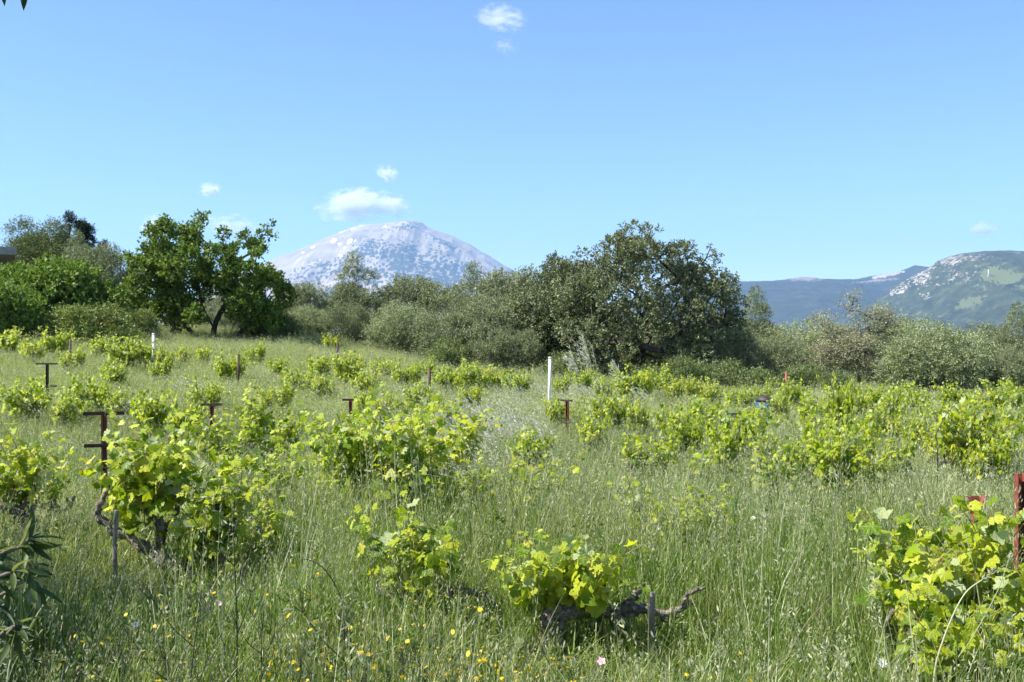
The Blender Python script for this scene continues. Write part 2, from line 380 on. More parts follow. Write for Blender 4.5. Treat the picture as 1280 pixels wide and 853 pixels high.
# nearer rocky green hill
m, n, b = mat('rocky_hill')
t = noise(n, .02, 8, rough=.65); c = ramp(n, [(.35, (.018, .028, .016)), (.52, (.032, .046, .026)), (.68, (.075, .085, .045))]); n.links.new(t.outputs['Fac'], c.inputs[0])
t2 = noise(n, .055, 7, rough=.8, stretch=(1, .5, 1.6))
rk = math_(n, 'GREATER_THAN', math_(n, 'ADD', math_(n, 'MULTIPLY', attr(n, 'rock'), .36), t2.outputs['Fac']), .86)
md = math_(n, 'GREATER_THAN', math_(n, 'ADD', math_(n, 'MULTIPLY', attr(n, 'meadow'), .42), t.outputs['Fac']), .84)
col = mixc(n, md, c.outputs[0], (.09, .11, .05))
col = mixc(n, rk, col, (.33, .30, .27))
n.links.new(col, b.inputs['Base Color']); b.inputs['Roughness'].default_value = .95
_, HV = ridge('hillside', [(1020, 419), (1060, 400), (1095, 378), (1112, 366), (1125, 355), (1150, 340), (1160, 337), (1172, 326), (1185, 321), (1200, 317), (1230, 314), (1262, 313), (1280, 317), (1320, 318), (1400, 330), (1560, 380), (1640, 412)],
      4600, 1900, 900, 520, 150, 150, 300, m, 'rocky green hill with pale limestone outcrops at the right',
      {'rock': [(1175, 350, 40, 9, -12, .8), (1240, 330, 30, 8, 8, .7), (1150, 342, 22, 13, -35, 1), (1125, 362, 18, 7, -30, 1), (1190, 325, 26, 9, -10, .95), (1215, 322, 30, 7, 0, .85), (1198, 345, 34, 12, 0, .8), (1156, 370, 12, 5, 0, .9), (1230, 340, 22, 8, 0, .5), (1270, 316, 16, 2, 5, .8)],
       'meadow': [(1245, 345, 26, 14, 15, 1), (1275, 350, 24, 12, 0, .9), (1210, 378, 26, 7, -15, .9), (1160, 395, 45, 12, 0, .55), (1260, 325, 26, 6, 0, .6), (1225, 360, 14, 6, 30, .7)]}, seed=14)
# small white mast on the hill
q = HV[(abs(640 + HV[:, 0] * F / HV[:, 1] - 1236) < 2)]
qpy = HOR + (CAM_Z - q[:, 2]) * F / q[:, 1]
fr = q[q[:, 1] <= 4600]; fpy = HOR + (CAM_Z - fr[:, 2]) * F / fr[:, 1]
bp_ = fr[np.argmin(abs(fpy - 346))]
e = empty('radio_mast', tuple(bp_), 'tiny white mast standing on the meadow of the rocky hill', 'mast')
mb = MB()
for a in range(3):
    c_, s_ = math.cos(a * 2.094), math.sin(a * 2.094)
    tube(mb, [(4 * c_, 4 * s_, -3), (2 * c_, 2 * s_, 10), (.7 * c_, .7 * s_, 27)], .5, 5)
for zz in (5, 10, 16, 22):
    rr = np.interp(zz, [0, 10, 27], [3.6, 2, .7])
    for a in range(3):
        tube(mb, [(rr * math.cos(a * 2.094), rr * math.sin(a * 2.094), zz), (rr * math.cos(a * 2.094 + 2.094), rr * math.sin(a * 2.094 + 2.094), zz)], .6, 4)
mb.obj('tower', M['mast'], e)
mb = MB(); box(mb, (0, 0, -1), (9, 9, 3)); mb.obj('base', M['concrete'], e)

# ------------------------------------------------------------------ clouds (volumes, beyond the haze)
def cloud_mat(seed, dens, scale, size):
    m = bpy.data.materials.new('cloud_vapour'); m.use_nodes = True; n = m.node_tree
    n.nodes.remove(n.nodes['Principled BSDF'])
    pv = n.nodes.new('ShaderNodeVolumePrincipled'); pv.inputs['Color'].default_value = (1, 1, 1, 1); pv.inputs['Anisotropy'].default_value = .2
    tc = n.nodes.new('ShaderNodeTexCoord')
    mp = n.nodes.new('ShaderNodeMapping'); mp.inputs['Location'].default_value = (seed * 3.1, seed * 1.7, seed)
    n.links.new(tc.outputs['Object'], mp.inputs[0])
    t = n.nodes.new('ShaderNodeTexNoise'); t.inputs['Scale'].default_value = scale; t.inputs['Detail'].default_value = 7; t.inputs['Roughness'].default_value = .7
    n.links.new(mp.outputs[0], t.inputs['Vector'])
    ln = n.nodes.new('ShaderNodeVectorMath'); ln.operation = 'LENGTH'; n.links.new(tc.outputs['Object'], ln.inputs[0])
    # density: noise minus distance from the centre (object space is the unit ball)
    f = math_(n, 'SUBTRACT', math_(n, 'ADD', math_(n, 'MULTIPLY', t.outputs['Fac'], 3.2), -1.0), math_(n, 'MULTIPLY', ln.outputs['Value'], .85))
    f = math_(n, 'MULTIPLY', math_(n, 'MAXIMUM', f, 0.0), dens * 1.15 / size)
    n.links.new(f, pv.inputs['Density']); n.links.new(pv.outputs[0], n.nodes['Material Output'].inputs['Volume'])
    return m
def cloud(px, py, wpx, hpx, tilt, dens, label, seed, D=17000):
    bpy_me = bpy.data.meshes.new('cloud')
    import bmesh
    bm = bmesh.new(); bmesh.ops.create_icosphere(bm, subdivisions=3, radius=1.0); bm.to_mesh(bpy_me); bm.free()
    o = bpy.data.objects.new('cloud', bpy_me); COL.objects.link(o)
    p = P(px, py, D); o.location = p
    rx = wpx * D / F / 2; rz = hpx * D / F / 2
    o.scale = (rx, (rx + rz) * .4, rz); o.rotation_euler = (0, R(tilt), 0)
    bpy_me.materials.append(cloud_mat(seed, dens, 2.6, (rx + rz) * .4))
    tag(o, label, 'cloud', 'small white clouds in the blue sky')
cloud(626, 24, 76, 40, 5, 2.2, 'small white cloud high in the sky near the top of the picture', 1)
cloud(632, 58, 40, 26, 10, .7, 'faint wisp of cloud below the small high cloud', 21)
cloud(443, 257, 105, 50, -6, 9, 'largest white cloud, just above the left shoulder of the mountain', 2)
cloud(488, 257, 64, 34, 6, 5, 'thin white cloud right over the mountain summit', 11)
cloud(484, 218, 36, 24, 20, 3.5, 'tiny faint cloud high above the mountain summit', 4)
cloud(263, 238, 34, 22, 0, 4.5, 'tiny round cloud above the dark mulberry tree', 5)
cloud(196, 282, 48, 34, 0, 4.5, 'pale cloud peeping over the left side of the mulberry crown', 6)
cloud(290, 284, 80, 36, 5, 3.5, 'pale cloud behind the top of the mulberry tree', 7)
cloud(1228, 287, 44, 22, -5, 4.5, 'small flat cloud above the rocky hill', 8)
# ------------------------------------------------------------------ trees
def rdir(rng, n, up=0.0):
    v = rng.normal(size=(n, 3)); v[:, 2] += up; return nrm(v)
def perp(rng, a):
    return nrm(np.cross(a, rng.normal(size=a.shape)))

def leaves_on(mb, rng, clumps, nsprig, per, L, W_, sprig=.3, up=.35, shell=(.45, 1.05), broad=False, droop=0.0):
    """clumps: array (cx,cy,cz,r). sprigs stand on the clumps, small folded leaves stand on the sprigs"""
    C_ = np.asarray(clumps, float); vol = C_[:, 3] ** 2
    k = rng.choice(len(C_), nsprig, p=vol / vol.sum())
    d = rdir(rng, nsprig, up); rr = rng.uniform(shell[0], shell[1], nsprig) ** .7
    base = C_[k, :3] + d * (C_[k, 3] * rr)[:, None] * np.array([1, 1, .85])
    sd = nrm(d + rng.normal(size=d.shape) * .6 + np.array([0, 0, .25 - droop]))
    n = nsprig * per
    base = np.repeat(base, per, 0); sd = np.repeat(sd, per, 0)
    p = base + sd * (rng.uniform(0, 1, n) * sprig)[:, None] + rng.normal(size=(n, 3)) * sprig * .13
    a = nrm(sd * .8 + rng.normal(size=(n, 3)) * .75 + np.array([0, 0, -droop])); b = perp(rng, a)
    Ls = (L * rng.uniform(.6, 1.3, n))[:, None]; Ws = (W_ * rng.uniform(.6, 1.3, n))[:, None] * .5
    q = np.stack([p, p + a * Ls * .5 + b * Ws, p + a * Ls, p + a * Ls * .5 - b * Ws], 1).reshape(-1, 3)
    mb.add(q, np.arange(n * 4).reshape(-1, 4))

def skeleton(mb, rng, forks, clumps, r_tip=.012, expo=.46, wob=.1, sides=6, rmax=None, twigs=0):
    """forks: list of polylines of the trunk(s) from the ground; limbs then reach each clump from the nearest node"""
    nodes = []; parent = []
    for pl in forks:
        prev = -1
        for p in spline(pl, 7):
            nodes.append(np.array(p)); parent.append(prev); prev = len(nodes) - 1
    C_ = np.asarray(clumps, float); ground = min(p[2] for p in nodes)
    cen = np.mean([pl[-1] for pl in forks], 0)
    order = np.argsort(np.linalg.norm(C_[:, :3] - cen, axis=1))
    for ci in order:
        t = C_[ci, :3]; N = np.array(nodes)
        dist = np.linalg.norm(N - t, axis=1) + 1.4 * np.maximum(0, N[:, 2] - t[2]) + np.where(N[:, 2] < ground + .35, 5, 0)
        k = int(np.argmin(dist)); a = nodes[k]; prev = k
        m_ = max(3, int(np.linalg.norm(t - a) / .35))
        mid = (a + t) / 2 + rng.normal(size=3) * wob * np.linalg.norm(t - a) + np.array([0, 0, -.05 * np.linalg.norm(t - a)])
        for p in spline([a, mid, t], m_ + 1)[1:]:
            nodes.append(p + rng.normal(size=3) * .02); parent.append(prev); prev = len(nodes) - 1
        for _ in range(twigs):
            tip = t + rdir(rng, 1, .3)[0] * C_[ci, 3] * rng.uniform(.7, 1.1)
            nodes.append((t + tip) / 2 + rng.normal(size=3) * .05); parent.append(prev); nodes.append(tip); parent.append(len(nodes) - 2)
    cnt = np.zeros(len(nodes)); ch = [[] for _ in nodes]
    for k, p in enumerate(parent):
        if p >= 0: ch[p].append(k)
    for k in range(len(nodes) - 1, -1, -1):
        cnt[k] = max(1, sum(cnt[c] for c in ch[k]))
    rad = r_tip * cnt ** expo * 1.4
    if rmax: rad = np.minimum(rad, rmax)
    done = set()
    for k in range(len(nodes)):
        starts = [k] if parent[k] < 0 else []
        if parent[k] >= 0 and ch[parent[k]] and ch[parent[k]][0] != k: starts = [k]
        for s_ in starts:
            chain = ([parent[s_]] if parent[s_] >= 0 else []) + [s_]; c = s_
            while ch[c]: c = ch[c][0]; chain.append(c)
            pr = [rad[s_] if j == 0 and parent[s_] >= 0 else rad[q] for j, q in enumerate(chain)]
            if len(chain) > 1: tube(mb, [nodes[q] for q in chain], np.array(pr), sides, .12, rng)
    return mb

def env_clumps(rng, n, Wd, D_, z0, z1, r, skew=0.0, top_pow=1.0):
    """clump balls filling an uneven crown envelope"""
    out = []
    while len(out) < n:
        p = rng.uniform(-1, 1, 3)
        if np.linalg.norm(p) > 1: continue
        if np.linalg.norm(p) < .45 and rng.rand() < .7: continue
        z = (p[2] + 1) / 2
        rr = rng.uniform(*r)
        out.append((p[0] * (Wd / 2 - rr * .7) + skew * z, p[1] * (D_ / 2 - rr * .7), z0 + rr * .6 + z ** top_pow * (z1 - z0 - rr * 1.5), rr))
    return np.array(out)

TREE = {}
def tree_meshes(key, seed, clumps, forks, leafmat, barkmat, nsprig, per, L, W_, sprig=.3, up=.35, shell=(.45, 1.05), droop=0, r_tip=.012, rmax=None, twigs=0, wob=.1, expo=.46):
    rng = np.random.RandomState(seed)
    if callable(clumps): clumps = clumps(rng)
    cm = MB(); leaves_on(cm, rng, clumps, nsprig, per, L, W_, sprig, up, shell, droop=droop)
    tm = MB(); skeleton(tm, rng, forks, clumps, r_tip, rmax=rmax, twigs=twigs, wob=wob, expo=expo)
    TREE[key] = (tm.mesh('trunk', M[barkmat]), cm.mesh('crown', M[leafmat]))

def place_tree(name, key, x, y, label, cat='tree', group=None, s=(1, 1, 1), rz=0.0, dz=-.05):
    e = empty(name, (x, y, g0(x, y) + dz), label, cat, group, rz); e.scale = s
    a, b = TREE[key]
    link(bpy.data.objects.new('trunk', a), e); c = link(bpy.data.objects.new('crown', b), e)
    c['kind'] = 'stuff'
    return e

def lp(px, py, d, root, dy=0.0):                      # a point of the tree at the root's distance, local to the root
    p = P(px, py, d); return (p[0] - root[0], dy, p[2] - root[2])

# --- the large holm oak, centre right
D = 42.0
root = np.array([wx(796, D), D, 0]); root[2] = g0(root[0], root[1]) - .05
rng = np.random.RandomState(5)
spec = [(790, 302, 26), (765, 312, 24), (815, 308, 24), (742, 330, 24), (770, 340, 28), (800, 335, 30), (830, 330, 26), (850, 322, 20), (868, 330, 20), (880, 345, 24), (895, 360, 22),
        (730, 352, 26), (755, 370, 28), (790, 370, 26), (840, 360, 28), (865, 375, 28), (892, 385, 24), (905, 400, 22), (722, 385, 26), (745, 400, 24), (770, 405, 20), (850, 400, 28), (880, 410, 26), (900, 425, 20), (700, 395, 18), (712, 360, 18), (925, 410, 14), (918, 365, 12), (820, 430, 14), (812, 400, 16), (760, 452, 16), (740, 450, 18), (790, 400, 20), (868, 345, 26),
        (735, 425, 22), (765, 432, 14), (845, 430, 22), (875, 440, 22), (785, 420, 12), (825, 385, 22), (882, 318, 8), (872, 308, 6), (905, 345, 12), (775, 296, 12), (806, 292, 14), (917, 385, 12), (710, 410, 16), (720, 440, 16), (860, 447, 16)]
cl = []
for (a, b, r_) in spec:
    for k in range(4 if r_ > 15 else 1):
        x_, _, z_ = lp(a + rng.uniform(-.6, .6) * r_, b + rng.uniform(-.6, .6) * r_, D, root)
        rr = r_ / F * D * rng.uniform(.45, .75); dep = math.sqrt(max(.1, 1 - ((a - 805) / 125) ** 2)) * 2.9
        cl.append((x_, rng.uniform(-dep, dep) if k else -dep * rng.uniform(.5, .95), z_ - .26, rr * 1.02))
forks = [[(0, 0, -.1), (.05, 0, .7), (.25, .1, 1.4), (.55, .1, 2.0)], [(-.9, .2, -.1), (-1.3, .1, .8), (-1.5, 0, 1.6)], [(.25, .1, 1.4), (-.2, -.3, 2.3), (-.4, -.4, 3.0)]]
tree_meshes('hero_oak', 5, cl, forks, 'oak', 'bark', 6600, 13, .10, .052, .2, .3, (.55, 1.05), r_tip=.014, rmax=.26, twigs=1)
place_tree('holm_oak', 'hero_oak', root[0], root[1], 'largest dark holm oak, broad ragged crown, behind the white pole', 'tree')

# --- the green tree with several dark trunks, left
D = 43.0
root = np.array([wx(266, D), D, 0]); root[2] = g0(root[0], root[1]) - .05
spec = [(300, 330, 14), (290, 360, 14), (270, 335, 12), (310, 355, 16), (232, 335, 20), (208, 340, 20), (265, 392, 12), (225, 400, 14), (190, 312, 20), (200, 295, 12), (203, 282, 7), (222, 290, 16), (240, 300, 16), (222, 320, 22), (195, 340, 22), (185, 365, 18), (215, 355, 22), (250, 325, 16), (262, 290, 8), (248, 274, 8), (262, 276, 6), (274, 290, 8),
        (278, 306, 8), (266, 312, 8), (284, 318, 13), (302, 315, 11), (312, 296, 10), (325, 290, 9), (335, 291, 6), (336, 281, 4), (322, 310, 12), (330, 318, 8), (338, 345, 14), (322, 340, 16), (350, 350, 13), (355, 370, 14), (345, 385, 18),
        (325, 375, 20), (300, 370, 16), (350, 400, 14), (325, 400, 16), (245, 350, 18), (230, 380, 18), (200, 385, 18), (300, 345, 14), (275, 350, 12), (310, 392, 14), (178, 330, 12), (172, 305, 7), (280, 375, 10), (255, 372, 10), (238, 284, 8), (228, 277, 6)]
cl = []
for (a, b, r_) in spec:
    for k in range(2 if r_ > 11 else 1):
        x_, _, z_ = lp(266 + (a + rng.uniform(-5, 5) - 266) * .95, b + rng.uniform(-4, 4), D, root)
        dep = math.sqrt(max(.05, 1 - ((a - 262) / 105) ** 2)) * 2.2
        cl.append((x_, rng.uniform(-dep, dep), z_ - .1, r_ / F * D * rng.uniform(.55, .85)))
forks = [[(0, 0, -.1), (.05, 0, .6), (.25, .1, 1.2), (.8, .1, 2.0)], [(-.55, .2, -.1), (-.9, .1, .5), (-1.4, 0, 1.2)], [(.05, 0, .6), (-.4, -.1, 1.6), (-.5, -.2, 2.6)], [(.6, -.3, -.1), (1.0, -.3, .35), (1.7, -.3, .9)]]
tree_meshes('mulberry', 6, cl, forks, 'mulberry', 'bark', 4600, 10, .13, .085, .24, .3, (.35, 1.12), r_tip=.017, rmax=.2, twigs=1)
place_tree('mulberry_tree', 'mulberry', root[0], root[1], 'open green tree with several dark trunks at the top of the meadow', 'tree')

# --- generic kinds (mesh data shared between their copies)
one = [[(0, 0, -.2), (.05, 0, .5), (-.1, .1, 1.1)]]
two = [[(0, 0, -.2), (-.2, 0, .6), (-.5, .1, 1.2)], [(.1, 0, -.2), (.3, 0, .6), (.6, -.1, 1.2)]]
tree_meshes('olive_round', 21, lambda r: env_clumps(r, 80, 4.6, 4.2, .25, 4.0, (.3, .62)), two, 'olive', 'grey_bark', 3700, 12, .10, .036, .24, .45, (.6, 1.05), r_tip=.012, rmax=.16)
tree_meshes('olive_broad', 22, lambda r: env_clumps(r, 86, 5.4, 4.4, .15, 3.6, (.3, .62), .4), two, 'olive', 'grey_bark', 3900, 12, .10, .036, .26, .45, (.6, 1.05), r_tip=.012, rmax=.16)
tree_meshes('olive_tall', 23, lambda r: np.vstack([env_clumps(r, 64, 3.4, 3.4, .3, 4.2, (.28, .55)), [(-.1, 0, 4.3, .6), (-.3, 0, 4.0, .6), (0, 0, 4.75, .48), (.05, 0, 5.15, .36), (.05, 0, 5.4, .26), (1.1, 0, 4.1, .45), (.6, 0, 4.2, .5)]]), one, 'olive', 'grey_bark', 3500, 12, .10, .036, .24, .5, (.6, 1.05), r_tip=.012, rmax=.16)
tree_meshes('olive_pale', 24, lambda r: env_clumps(r, 80, 4.8, 4.2, .1, 3.2, (.3, .6)), two, 'olive_light', 'grey_bark', 3900, 12, .10, .038, .3, .6, (.55, 1.1), r_tip=.011, rmax=.14)
tree_meshes('oak_side', 25, lambda r: env_clumps(r, 96, 5.0, 4.4, .2, 4.4, (.3, .62), .5), two, 'oak', 'bark', 4800, 12, .10, .05, .22, .35, (.6, 1.05), r_tip=.012, rmax=.18)
tree_meshes('twiggy', 26, lambda r: np.vstack([env_clumps(r, 26, 3.6, 3.2, .5, 2.6, (.3, .6)), [(-1.35, 0, 2.7, .42), (-.25, .1, 3.3, .3), (-.15, 0, 3.75, .22), (.9, 0, 2.9, .5), (.4, 0, 2.6, .5), (1.2, .2, 2.6, .5), (-1.0, 0, 2.2, .35)]]),
            [[(0, 0, -.2), (-.1, 0, .4), (-.5, 0, 1.1)], [(.1, 0, -.2), (.1, 0, .8), (.05, 0, 1.6)], [(.2, 0, -.2), (.4, 0, .5), (.8, 0, 1.1)]], 'twiggy', 'grey_bark', 3000, 10, .085, .03, .34, .5, (.2, 1.15), r_tip=.008, rmax=.07, twigs=5)
tree_meshes('broadleaf', 27, lambda r: env_clumps(r, 50, 5.4, 4.2, .1, 3.4, (.45, .85)), two, 'broad', 'grey_bark', 3300, 9, .15, .11, .28, .35, (.5, 1.1), r_tip=.012)
tree_meshes('feathery', 28, lambda r: np.vstack([env_clumps(r, 60, 3.6, 3.2, .8, 4.4, (.4, .7)), [(-.6, 0, 4.4, .5), (-.6, 0, 4.7, .3), (.5, 0, 4.3, .5), (.5, 0, 4.6, .3)]]), one, 'feather', 'grey_bark', 7800, 12, .12, .03, .45, .6, (.4, 1.1), r_tip=.012)
tree_meshes('low_shrub', 29, lambda r: env_clumps(r, 44, 3.4, 2.2, -.1, 1.5, (.2, .42)), [[(0, 0, -.2), (0, 0, .2), (.1, 0, .4)]], 'shrub', 'grey_bark', 2000, 10, .10, .035, .35, .8, (.4, 1.15), r_tip=.01)
tree_meshes('bramble', 30, lambda r: env_clumps(r, 60, 4.0, 2.6, -.1, 2.1, (.2, .45)), [[(0, 0, -.2), (0, 0, .3), (.1, 0, .5)]], 'bramble', 'grey_bark', 2600, 10, .10, .05, .4, .8, (.4, 1.2), r_tip=.01)
# conifer with a broken forked top
rng = np.random.RandomState(31)
cc = []
for (bx_, zt, h_) in ((-.35, 7.6, 4.0), (.6, 6.8, 3.2)):
    for k in range(26):
        u = rng.rand(); wd = (1 - u) * .95 + .12
        cc.append((bx_ + rng.uniform(-1, 1) * wd * .8, rng.uniform(-1, 1) * wd * .8, zt - h_ * (1 - u) , rng.uniform(.16, .34)))
cc += [(1.15, 0, 4.6, .25), (.95, 0, 5.5, .3), (1.45, .2, 4.1, .3)]
tree_meshes('conifer', 31, np.array(cc), [[(0, 0, -.2), (0, 0, 2.2), (-.2, 0, 4.4), (-.35, 0, 7.4)], [(0, 0, 2.2), (.5, 0, 4.0), (.6, 0, 6.5)]], 'conifer', 'bark', 3600, 12, .13, .035, .2, .1, (.3, 1.1), droop=.25, r_tip=.014, rmax=.16)

def pt(name, key, px, top, d, h, label, cat='tree', group=None, sx=1.0, sy=1.0, rz=0.0):
    """a tree standing at distance d whose top reaches the height seen at (px, top); h = the mesh's own height"""
    x = wx(px, d); z = g0(x, d); H = CAM_Z - (top - HOR) * d / F - z
    s = H / h
    return place_tree(name, key, x, d, label, cat, group, (s * sx, s * sy, s), rz)

G1 = 'trees along the far edge of the vineyard'
# centre row of olives, back line first
pt('olive_tree', 'olive_round', 383, 348, 52, 4.1, 'grey green olive tree directly right of the mulberry tree', 'tree', G1, 1.0, 1, .3)
pt('olive_tree', 'olive_tall', 441, 316, 53, 5.6, 'olive tree with a tall pointed top in front of the mountain', 'tree', G1, 1.05, 1, 0)
pt('olive_tree', 'olive_round', 505, 338, 54, 4.1, 'round olive tree below the summit of the mountain', 'tree', G1, .85, 1, 1.9)
pt('olive_tree', 'olive_round', 548, 346, 53, 4.1, 'olive tree below the right slope, second right of the pointed one', 'tree', G1, .8, 1, 3.9)
pt('olive_tree', 'olive_tall', 592, 343, 52, 5.0, 'slim olive tree below the right foot of the mountain', 'tree', G1, 1.1, 1, 2.2)
pt('olive_tree', 'olive_round', 650, 328, 50, 4.1, 'olive tree standing left of and behind the dark holm oaks', 'tree', G1, 1.05, 1, 5.0)
# front line
pt('olive_tree', 'olive_pale', 388, 378, 47, 3.3, 'low pale olive at the upper edge of the meadow beside the mulberry', 'tree', G1, .95, 1, .8)
pt('olive_tree', 'olive_broad', 440, 372, 46, 3.7, 'olive bush in the front line under the pointed olive', 'tree', G1, .75, 1, 2.8)
pt('olive_tree', 'olive_pale', 497, 372, 45, 3.3, 'pale olive in the front line above the thin rusty stake', 'tree', G1, .8, 1, 4.4)
pt('olive_tree', 'olive_broad', 553, 380, 44, 3.7, 'olive in the front line with a dark hollow at its base', 'tree', G1, .8, 1, 1.2)
pt('olive_tree', 'olive_round', 610, 362, 44, 4.1, 'dense grey olive in the front line left of the white pole', 'tree', G1, .85, 1, 4.0)
pt('holm_oak', 'oak_side', 686, 308, 44.5, 4.6, 'dense grey green oak joined to the left of the largest holm oak', 'tree', G1, .98, .9, .5)
pt('holm_oak', 'oak_side', 735, 352, 46, 4.6, 'dark oak filling the gap left of the biggest holm oak trunk', 'tree', G1, .8, .9, 2.5)
pt('olive_tree', 'olive_broad', 640, 400, 42.5, 3.7, 'low olive bush by the end of the vine row, left of the white pole', 'tree', G1, .9, .9, 3.3)
# right side
pt('olive_tree', 'olive_tall', 945, 372, 54, 5.0, 'upright olive just right of the largest holm oak', 'tree', G1, 1.1, 1, 1.0)
pt('olive_tree', 'olive_pale', 1003, 394, 52, 3.3, 'bright silvery olive between the holm oak and the bare twiggy tree', 'tree', G1, 1.3, 1, 2.0)
pt('olive_tree', 'olive_round', 912, 400, 45, 4.1, 'dark olive tucked under the right edge of the largest holm oak', 'tree', G1, .8, 1, 2.0)
pt('olive_tree', 'olive_broad', 965, 412, 46, 3.7, 'dark low olive behind the red stake at the right', 'tree', G1, .95, 1, 5.3)
pt('almond_tree', 'twiggy', 1071, 362, 45, 4.0, 'sparse grey twiggy tree with bare dark branches, right side', 'tree', G1, 1.0, 1, 0)
pt('olive_tree', 'olive_pale', 1128, 390, 47, 3.3, 'pale olive behind the right side of the twiggy tree', 'tree', G1, 1.0, 1, 3.6)
pt('olive_tree', 'olive_pale', 1180, 399, 42, 3.3, 'broad silvery olive bush right of the bare twiggy tree', 'tree', G1, 1.25, 1, .4)
pt('olive_tree', 'olive_round', 1232, 398, 49, 4.1, 'grey olive in the back line near the right edge', 'tree', G1, .9, 1, 3.0)
pt('olive_tree', 'olive_tall', 1272, 388, 46, 5.2, 'olive with upright shoots at the right edge below the hill', 'tree', G1, 1.1, 1, .5)
pt('olive_tree', 'olive_broad', 1262, 428, 42, 3.7, 'low grey olive bush at the right edge behind the vines', 'tree', G1, 1.0, 1, 4.5)
pt('olive_tree', 'olive_round', 1345, 392, 47, 4.1, 'olive just outside the right edge of the view', 'tree', G1, 1.1, 1, 1.4)
pt('olive_tree', 'olive_pale', 1420, 398, 45, 3.3, 'olive far outside the right edge of the view', 'tree', G1, 1.3, 1, 1.4)
pt('holm_oak', 'oak_side', 815, 388, 50, 4.6, 'dim oak thicket seen under the branches of the largest holm oak', 'tree', G1, 1.3, 1, 1.0)
pt('olive_tree', 'olive_broad', 872, 395, 50, 3.7, 'olive thicket behind the right side of the largest holm oak', 'tree', G1, 1.2, 1, 1.0)
pt('olive_tree', 'olive_broad', 762, 392, 51, 3.7, 'olive thicket behind the left side of the largest holm oak', 'tree', G1, 1.2, 1, 2.0)
pt('olive_tree', 'olive_pale', 235, 372, 51, 3.3, 'pale thicket seen between the trunks of the mulberry tree', 'tree', G1, 1.3, 1, 2.0)
pt('olive_tree', 'olive_broad', 312, 372, 51, 3.7, 'grey thicket behind the right trunks of the mulberry tree', 'tree', G1, 1.3, 1, 3.0)
pt('olive_tree', 'olive_round', 270, 362, 54, 4.1, 'grey olive glimpsed through the middle of the mulberry tree', 'tree', G1, 1.3, 1, 3.0)
# left side
pt('feathery_tree', 'feathery', 48, 280, 56, 4.9, 'olive brown feathery tree at the far left, behind the house roof', 'tree', G1, 1.25, 1, 0)
pt('conifer_tree', 'conifer', 93, 254, 60, 7.8, 'dark conifer with a forked ragged top at the left', 'tree', G1, 1.0, 1.0, 0)
pt('conifer_tree', 'conifer', 128, 291, 64, 7.8, 'tip of a dark conifer peeking over the grey olive', 'tree', G1, .7, .7, 2.4)
pt('olive_tree', 'olive_round', 130, 298, 50, 4.1, 'tall silvery grey olive between the conifer and the mulberry', 'tree', G1, .72, .8, .9)
pt('olive_tree', 'olive_tall', 96, 303, 53, 5.0, 'grey olive crown in front of the conifer', 'tree', G1, .8, 1, 4.9)
pt('fig_tree', 'broadleaf', 66, 310, 40, 3.6, 'bright green broad leaved fig thicket at the left', 'tree', G1, 1.0, .9, 0)
pt('fig_tree', 'broadleaf', 4, 340, 37, 3.6, 'green fig below the concrete roof corner at the left edge', 'tree', G1, .8, .9, 2.0)
pt('fig_tree', 'broadleaf', 160, 355, 45, 3.6, 'green fig sapling beside the left foot of the mulberry tree', 'tree', G1, .62, .9, 4.0)
pt('olive_tree', 'olive_broad', -70, 330, 42, 3.7, 'olive just outside the left edge of the view', 'tree', G1, 1.0, 1, 0)
place_tree('olive_tree', 'olive_round', -7.6, 4.6, 'olive outside the left edge that shades the near grass', 'tree', G1, (1.35, 1.35, 1.55), 1.0)
G2 = 'bushes along the upper edge of the meadow'
pt('bramble_bush', 'bramble', 118, 378, 37, 2.2, 'reddish green bramble thicket in front of the fig tree', 'bush', G2, 1.1, 1, 0)
pt('bramble_bush', 'bramble', 168, 384, 40, 2.2, 'bramble at the left foot of the mulberry tree', 'bush', G2, .8, 1, 2.0)
pt('bramble_bush', 'bramble', 40, 396, 37, 2.2, 'low green brambles at the left edge above the vines', 'bush', G2, 1.1, 1, 4.0)
pt('low_shrub', 'low_shrub', 340, 388, 44, 1.6, 'low shrub under the dark right lobe of the mulberry tree', 'bush', G2, .9, 1, .5)
pt('low_shrub', 'low_shrub', 560, 422, 42, 1.6, 'low shrub at the foot of the front olives', 'bush', G2, 1.3, 1, 1.5)
pt('low_shrub', 'low_shrub', 850, 446, 38, 1.6, 'green shrub at the right foot of the largest holm oak', 'bush', G2, 1.2, 1, .5)
pt('low_shrub', 'low_shrub', 912, 450, 39, 1.6, 'green shrub behind the vines left of the red stake', 'bush', G2, 1.1, 1, 2.5)
pt('low_shrub', 'low_shrub', 1010, 455, 39, 1.6, 'small green shrub under the twiggy tree, right of the red stake', 'bush', G2, 1.2, 1, 3.5)
pt('low_shrub', 'low_shrub', 705, 440, 39, 1.6, 'small shrub behind the white pole', 'bush', G2, 1.0, 1, 4.5)

